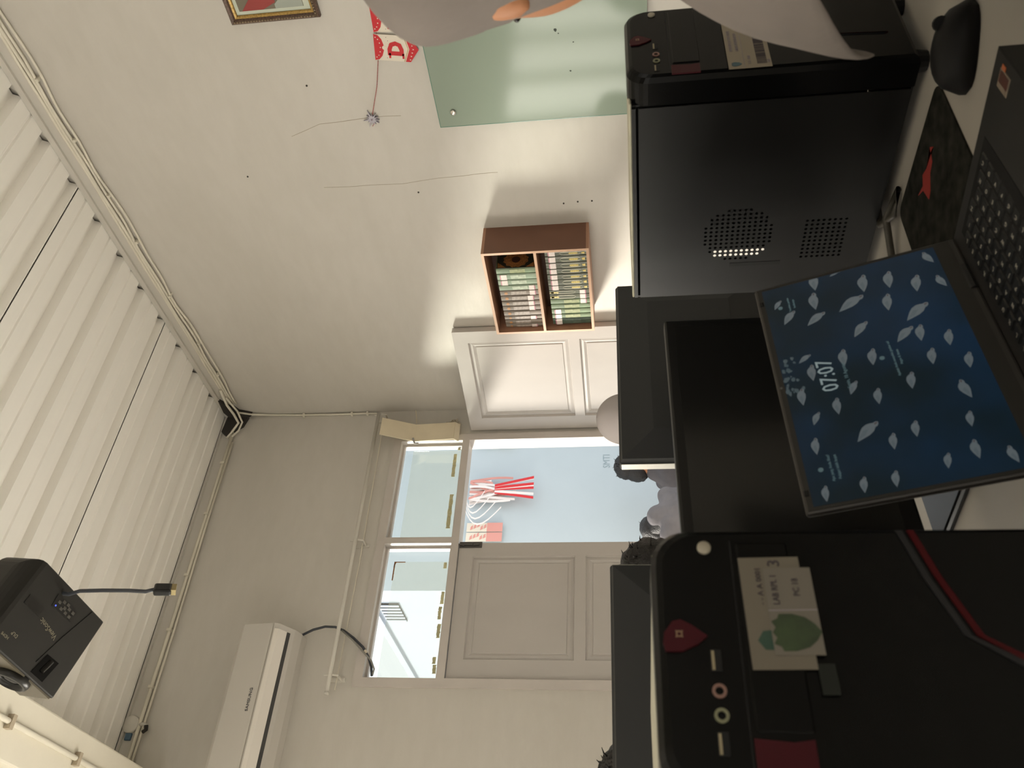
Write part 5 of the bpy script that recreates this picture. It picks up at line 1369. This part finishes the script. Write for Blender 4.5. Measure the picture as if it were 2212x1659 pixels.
def hijab(t_, base, hc, R, mtl, drape):
    """scarf round the head with a face opening, falling into a drape; rings = (z, cx, cy, rx, ry) below the head in local frame"""
    n = 40
    rings_ = []
    rx0, ry0 = 0.094, 0.118
    for k in range(1, 11):
        th = k / 10 * PI * 0.62
        z = 0.03 + 0.112 * math.cos(th); s_ = math.sin(th)
        rings_.append((z, 0, -0.008, rx0 * s_, ry0 * s_))
    rings_ += drape
    vs = [hc - base + R @ Vector((0, -0.008, 0.142))]
    rd = random.Random(5)
    ph = [rd.uniform(0, 6.28) for _ in range(6)]
    for i, (z, cx, cy, rx, ry) in enumerate(rings_):
        fold = max(0, i - 11) * 0.0035
        for k in range(n):
            a = 2 * PI * k / n
            g = 1 + fold * (math.sin(5 * a + ph[0] + 0.4 * i) + 0.6 * math.sin(9 * a + ph[1])) 
            vs.append(hc - base + R @ Vector((cx + rx * math.cos(a) * g, cy + ry * math.sin(a) * g, z + (0.0 if i < 12 else 0.02 * math.cos(a + 0.6)))))
    fs = [(0, 1 + (k + 1) % n, 1 + k) for k in range(n)]
    for i in range(len(rings_) - 1):
        for k in range(n):
            a = 1 + i * n
            c0 = (rings_[i][0] + rings_[i + 1][0]) / 2
            an = (k + 0.5) / n * 2 * PI
            if -0.112 < c0 < 0.052 and abs((an - PI / 2 + PI) % (2 * PI) - PI) < 0.72 * math.sqrt(max(0.0, 1 - ((c0 + 0.03) / 0.088) ** 2)):
                continue
            fs.append((a + k, a + (k + 1) % n, a + n + (k + 1) % n, a + n + k))
    # thickness
    me = bpy.data.meshes.new('hijab'); me.from_pydata([tuple(v) for v in vs], [], fs)
    ob = bpy.data.objects.new('tmp', me); COL.objects.link(ob)
    md_ = ob.modifiers.new('s', 'SOLIDIFY'); md_.thickness = 0.004; md_.offset = 1
    sb = ob.modifiers.new('u', 'SUBSURF'); sb.levels = 1; sb.render_levels = 1
    dg = bpy.context.evaluated_depsgraph_get()
    out = bpy.data.meshes.new_from_object(ob.evaluated_get(dg))
    bpy.data.objects.remove(ob); bpy.data.meshes.remove(me)
    out.materials.clear(); out.materials.append(mtl)
    for p in out.polygons: p.use_smooth = True
    o = bpy.data.objects.new('headscarf', out); COL.objects.link(o); o.parent = t_
    return o

# person in a grey headscarf behind the monitors, facing us
j, hc = seated(2.04, 2.86, 1.268, PI + 0.0, 0.05)
hR = facing(PI, -0.1)
pH, base = person('person in a grey headscarf sitting by the open sunlit door', j, hc, hR, [M_SKIN, M_HIJAB_G, M_TROUSER, M_SHOE], simple_cls(j, hc, hR))
hijab(pH, base, hc, hR, M_HIJAB_G, [(-0.075, 0, -0.01, 0.088, 0.098), (-0.12, 0, -0.01, 0.085, 0.088), (-0.17, 0, -0.01, 0.13, 0.11), (-0.22, 0, -0.01, 0.20, 0.15), (-0.32, 0, -0.01, 0.23, 0.18), (-0.42, 0, -0.01, 0.24, 0.20)])
stool(2.04, 2.86, 'dark plastic stool under the person in grey headscarf')
# person with short dark hair in front of the closed door leaf
j, hc = seated(1.295, 2.62, 1.18, PI - 0.25, 0.06)
hR = facing(PI - 0.25, -0.75)
p3, base = person('person with spiky dark hair sitting before the closed door leaf', j, hc, hR, [M_SKIN, M_SHIRT_G, M_TROUSER, M_SHOE], simple_cls(j, hc, hR))
hair_cap(p3, base, hc, hR, 1.05, 0, 22, 3, closed=True)
stool(1.295, 2.62, 'dark plastic stool under the spiky-haired person')
# person whose hair just shows at the left-hand edge
j, hc = seated(0.535, 2.17, 1.236, PI, 0.04)
hR = facing(PI + 0.2, -0.2)
p4, base = person('person with wavy dark hair half hidden behind the monitor back', j, hc, hR, [M_SKIN, M_SHIRT_G, M_TROUSER, M_SHOE], simple_cls(j, hc, hR))
hair_cap(p4, base, hc, hR, 1.08, 0.03, 24, 9)
stool(0.535, 2.17, 'dark plastic stool under the wavy-haired person')
# two people sitting outside in front of the blue wall
j, hc = seated(3.50, 5.66, 1.262, -PI * 0.55, 0.14, arms='lap')
hR = facing(-PI * 0.6, -0.25)
p1, base = person('person in dark grey shirt sitting outside, face turned away', j, hc, hR, [M_SKIN, M_SHIRT_D, M_TROUSER, M_SHOE], simple_cls(j, hc, hR))
hair_cap(p1, base, hc, hR, 1.06, 0.02, 20, 21)
stool(3.50, 5.66, 'dark plastic stool under the person in dark grey')
j, hc = seated(2.985, 5.10, 1.285, 0.12, 0.06, arms='lap')
hc = Vector((2.95, 5.28, 0.955))
hR = facing(0.12, -0.8)
c2 = simple_cls(j, hc, hR)
p2, base = person('person in light grey shirt hunched over outside, head bowed', j, hc, hR, [M_SKIN, M_SHIRT_G, M_TROUSER, M_SHOE], lambda p: (lambda k_: 1 if k_ == 0 and (p - hc).length < 0.2 and (hR.transposed() @ (p - hc)).y < 0.03 else k_)(c2(p)))
hair_cap(p2, base, hc, hR, 1.16, 0.07, 10, 22, closed=True)
stool(2.985, 5.10, 'dark plastic stool under the hunched person')

# the person in a white headscarf sitting at our right
hc = Vector((0.845, 0.370, 1.280))
hR = facing(-0.50, -0.10)
j = dict(pelvis=(1.01, -0.08, 0.55), waist=(0.995, 0.0, 0.74), chest=(0.955, 0.15, 0.97), collar=(0.895, 0.255, 1.125))
for sx, sd in ((-1, 'L'), (1, 'R')):
    j['hip' + sd] = (1.01 + 0.09 * sx, -0.04, 0.53); j['knee' + sd] = (1.01 + 0.12 * sx, 0.36, 0.50); j['ank' + sd] = (1.01 + 0.12 * sx, 0.35, 0.075); j['toe' + sd] = (1.01 + 0.13 * sx, 0.48, 0.034)
    j['sho' + sd] = (0.93 + 0.155 * sx, 0.20, 1.06)
j['elbL'] = (0.79, 0.22, 0.84); j['wriL'] = (0.868, 0.440, 0.825); j['handL'] = (0.95, 0.20, -0.22)
j['elbR'] = (1.16, 0.22, 0.82); j['wriR'] = (1.09, 0.40, 0.80); j['handR'] = (-0.3, 0.9, -0.15)
def clsW(p):
    l_ = hR.transposed() @ (p - hc)
    if l_.length < 0.16 and l_.z > -0.085 or (l_.length < 0.16 and l_.z > -0.125 and l_.y > 0.02): return 0
    for sd in 'LR':
        if (p - Vector(j['wri' + sd])).length < 0.17 and (p - Vector(j['elb' + sd])).length > (p - Vector(j['wri' + sd])).length + 0.235: return 0
    if p.z < 0.09: return 3
    if p.z < 0.48: return 2
    return 1
pW, base = person('person in a white headscarf and black top sitting close at our right', j, hc, hR, [M_SKIN, M_BLACKCLOTH, M_BLACKCLOTH, M_SHOE], clsW)
def scarf_right():
    """rings in the world: (z, left-most point x, y, radius across, radius along the line of sight); hem dips towards the front"""
    RGT = Vector((0.47, -0.883, 0)); FWD = Vector((0.883, 0.47, 0))
    lev = [(1.436, 0.846, 0.350, 0.012, 0.012), (1.428, 0.836, 0.372, 0.045, 0.05), (1.405, 0.815, 0.404, 0.085, 0.085), (1.387, 0.798, 0.421, 0.100, 0.095), (1.365, 0.787, 0.434, 0.112, 0.098), (1.345, 0.788, 0.435, 0.112, 0.098),
           (1.320, 0.793, 0.432, 0.108, 0.095), (1.295, 0.800, 0.430, 0.103, 0.092), (1.265, 0.806, 0.428, 0.098, 0.090), (1.235, 0.815, 0.425, 0.092, 0.088), (1.205, 0.826, 0.420, 0.086, 0.085),
           (1.165, 0.850, 0.405, 0.090, 0.090), (1.13, 0.850, 0.415, 0.135, 0.13), (1.10, 0.836, 0.439, 0.175, 0.16), (1.065, 0.822, 0.457, 0.20, 0.185), (1.03, 0.810, 0.472, 0.205, 0.195), (0.98, 0.803, 0.486, 0.205, 0.20), (0.945, 0.801, 0.494, 0.205, 0.20), (0.925, 0.804, 0.495, 0.20, 0.20)]
    n = 48; vs = []; 
    tip = PI - 0.25
    for i, (z, px, py, ra, rf) in enumerate(lev):
        c_ = Vector((px, py, z)) + RGT * ra
        c_ -= base
        low = max(0, i - 11) / 7
        for k in range(n):
            a = 2 * PI * k / n
            g = 1 + 0.018 * low * math.sin(7 * a + 0.5 * i)
            dz = low ** 2 * min(0.24, 0.125 * abs(a - PI)) - low ** 2 * 0.015
            vs.append(c_ + RGT * (ra * g * math.cos(a)) + FWD * (rf * g * math.sin(a)) + Vector((0, 0, dz if low else 0)))
    fs = [tuple(range(n))]
    fwd_l = hR @ Vector((0, 1, 0))
    fa = math.atan2(fwd_l.dot(FWD), fwd_l.dot(RGT))
    for i in range(len(lev) - 1):
        zc_ = (lev[i][0] + lev[i + 1][0]) / 2 - hc.z
        for k in range(n):
            an = (k + 0.5) / n * 2 * PI
            d_ = abs((an - fa + PI) % (2 * PI) - PI)
            if -0.125 < zc_ < 0.045 and d_ < 1.22 * max(0.0, 1 - ((zc_ + 0.04) / 0.09) ** 4):
                continue
            a = i * n
            fs.append((a + k, a + (k + 1) % n, a + n + (k + 1) % n, a + n + k))
    me = bpy.data.meshes.new('tmp'); me.from_pydata([tuple(v) for v in vs], [], fs)
    ob = bpy.data.objects.new('tmp', me); COL.objects.link(ob)
    md_ = ob.modifiers.new('s', 'SOLIDIFY'); md_.thickness = 0.004; md_.offset = -1
    sb = ob.modifiers.new('u', 'SUBSURF'); sb.levels = 1
    out = bpy.data.meshes.new_from_object(ob.evaluated_get(bpy.context.evaluated_depsgraph_get()))
    bpy.data.objects.remove(ob); bpy.data.meshes.remove(me)
    out.materials.clear(); out.materials.append(M_HIJAB_W)
    for p in out.polygons: p.use_smooth = True
    o = bpy.data.objects.new('headscarf', out); COL.objects.link(o); o.parent = pW
scarf_right()
stool(1.01, -0.10, 'dark plastic stool under the person in white headscarf')
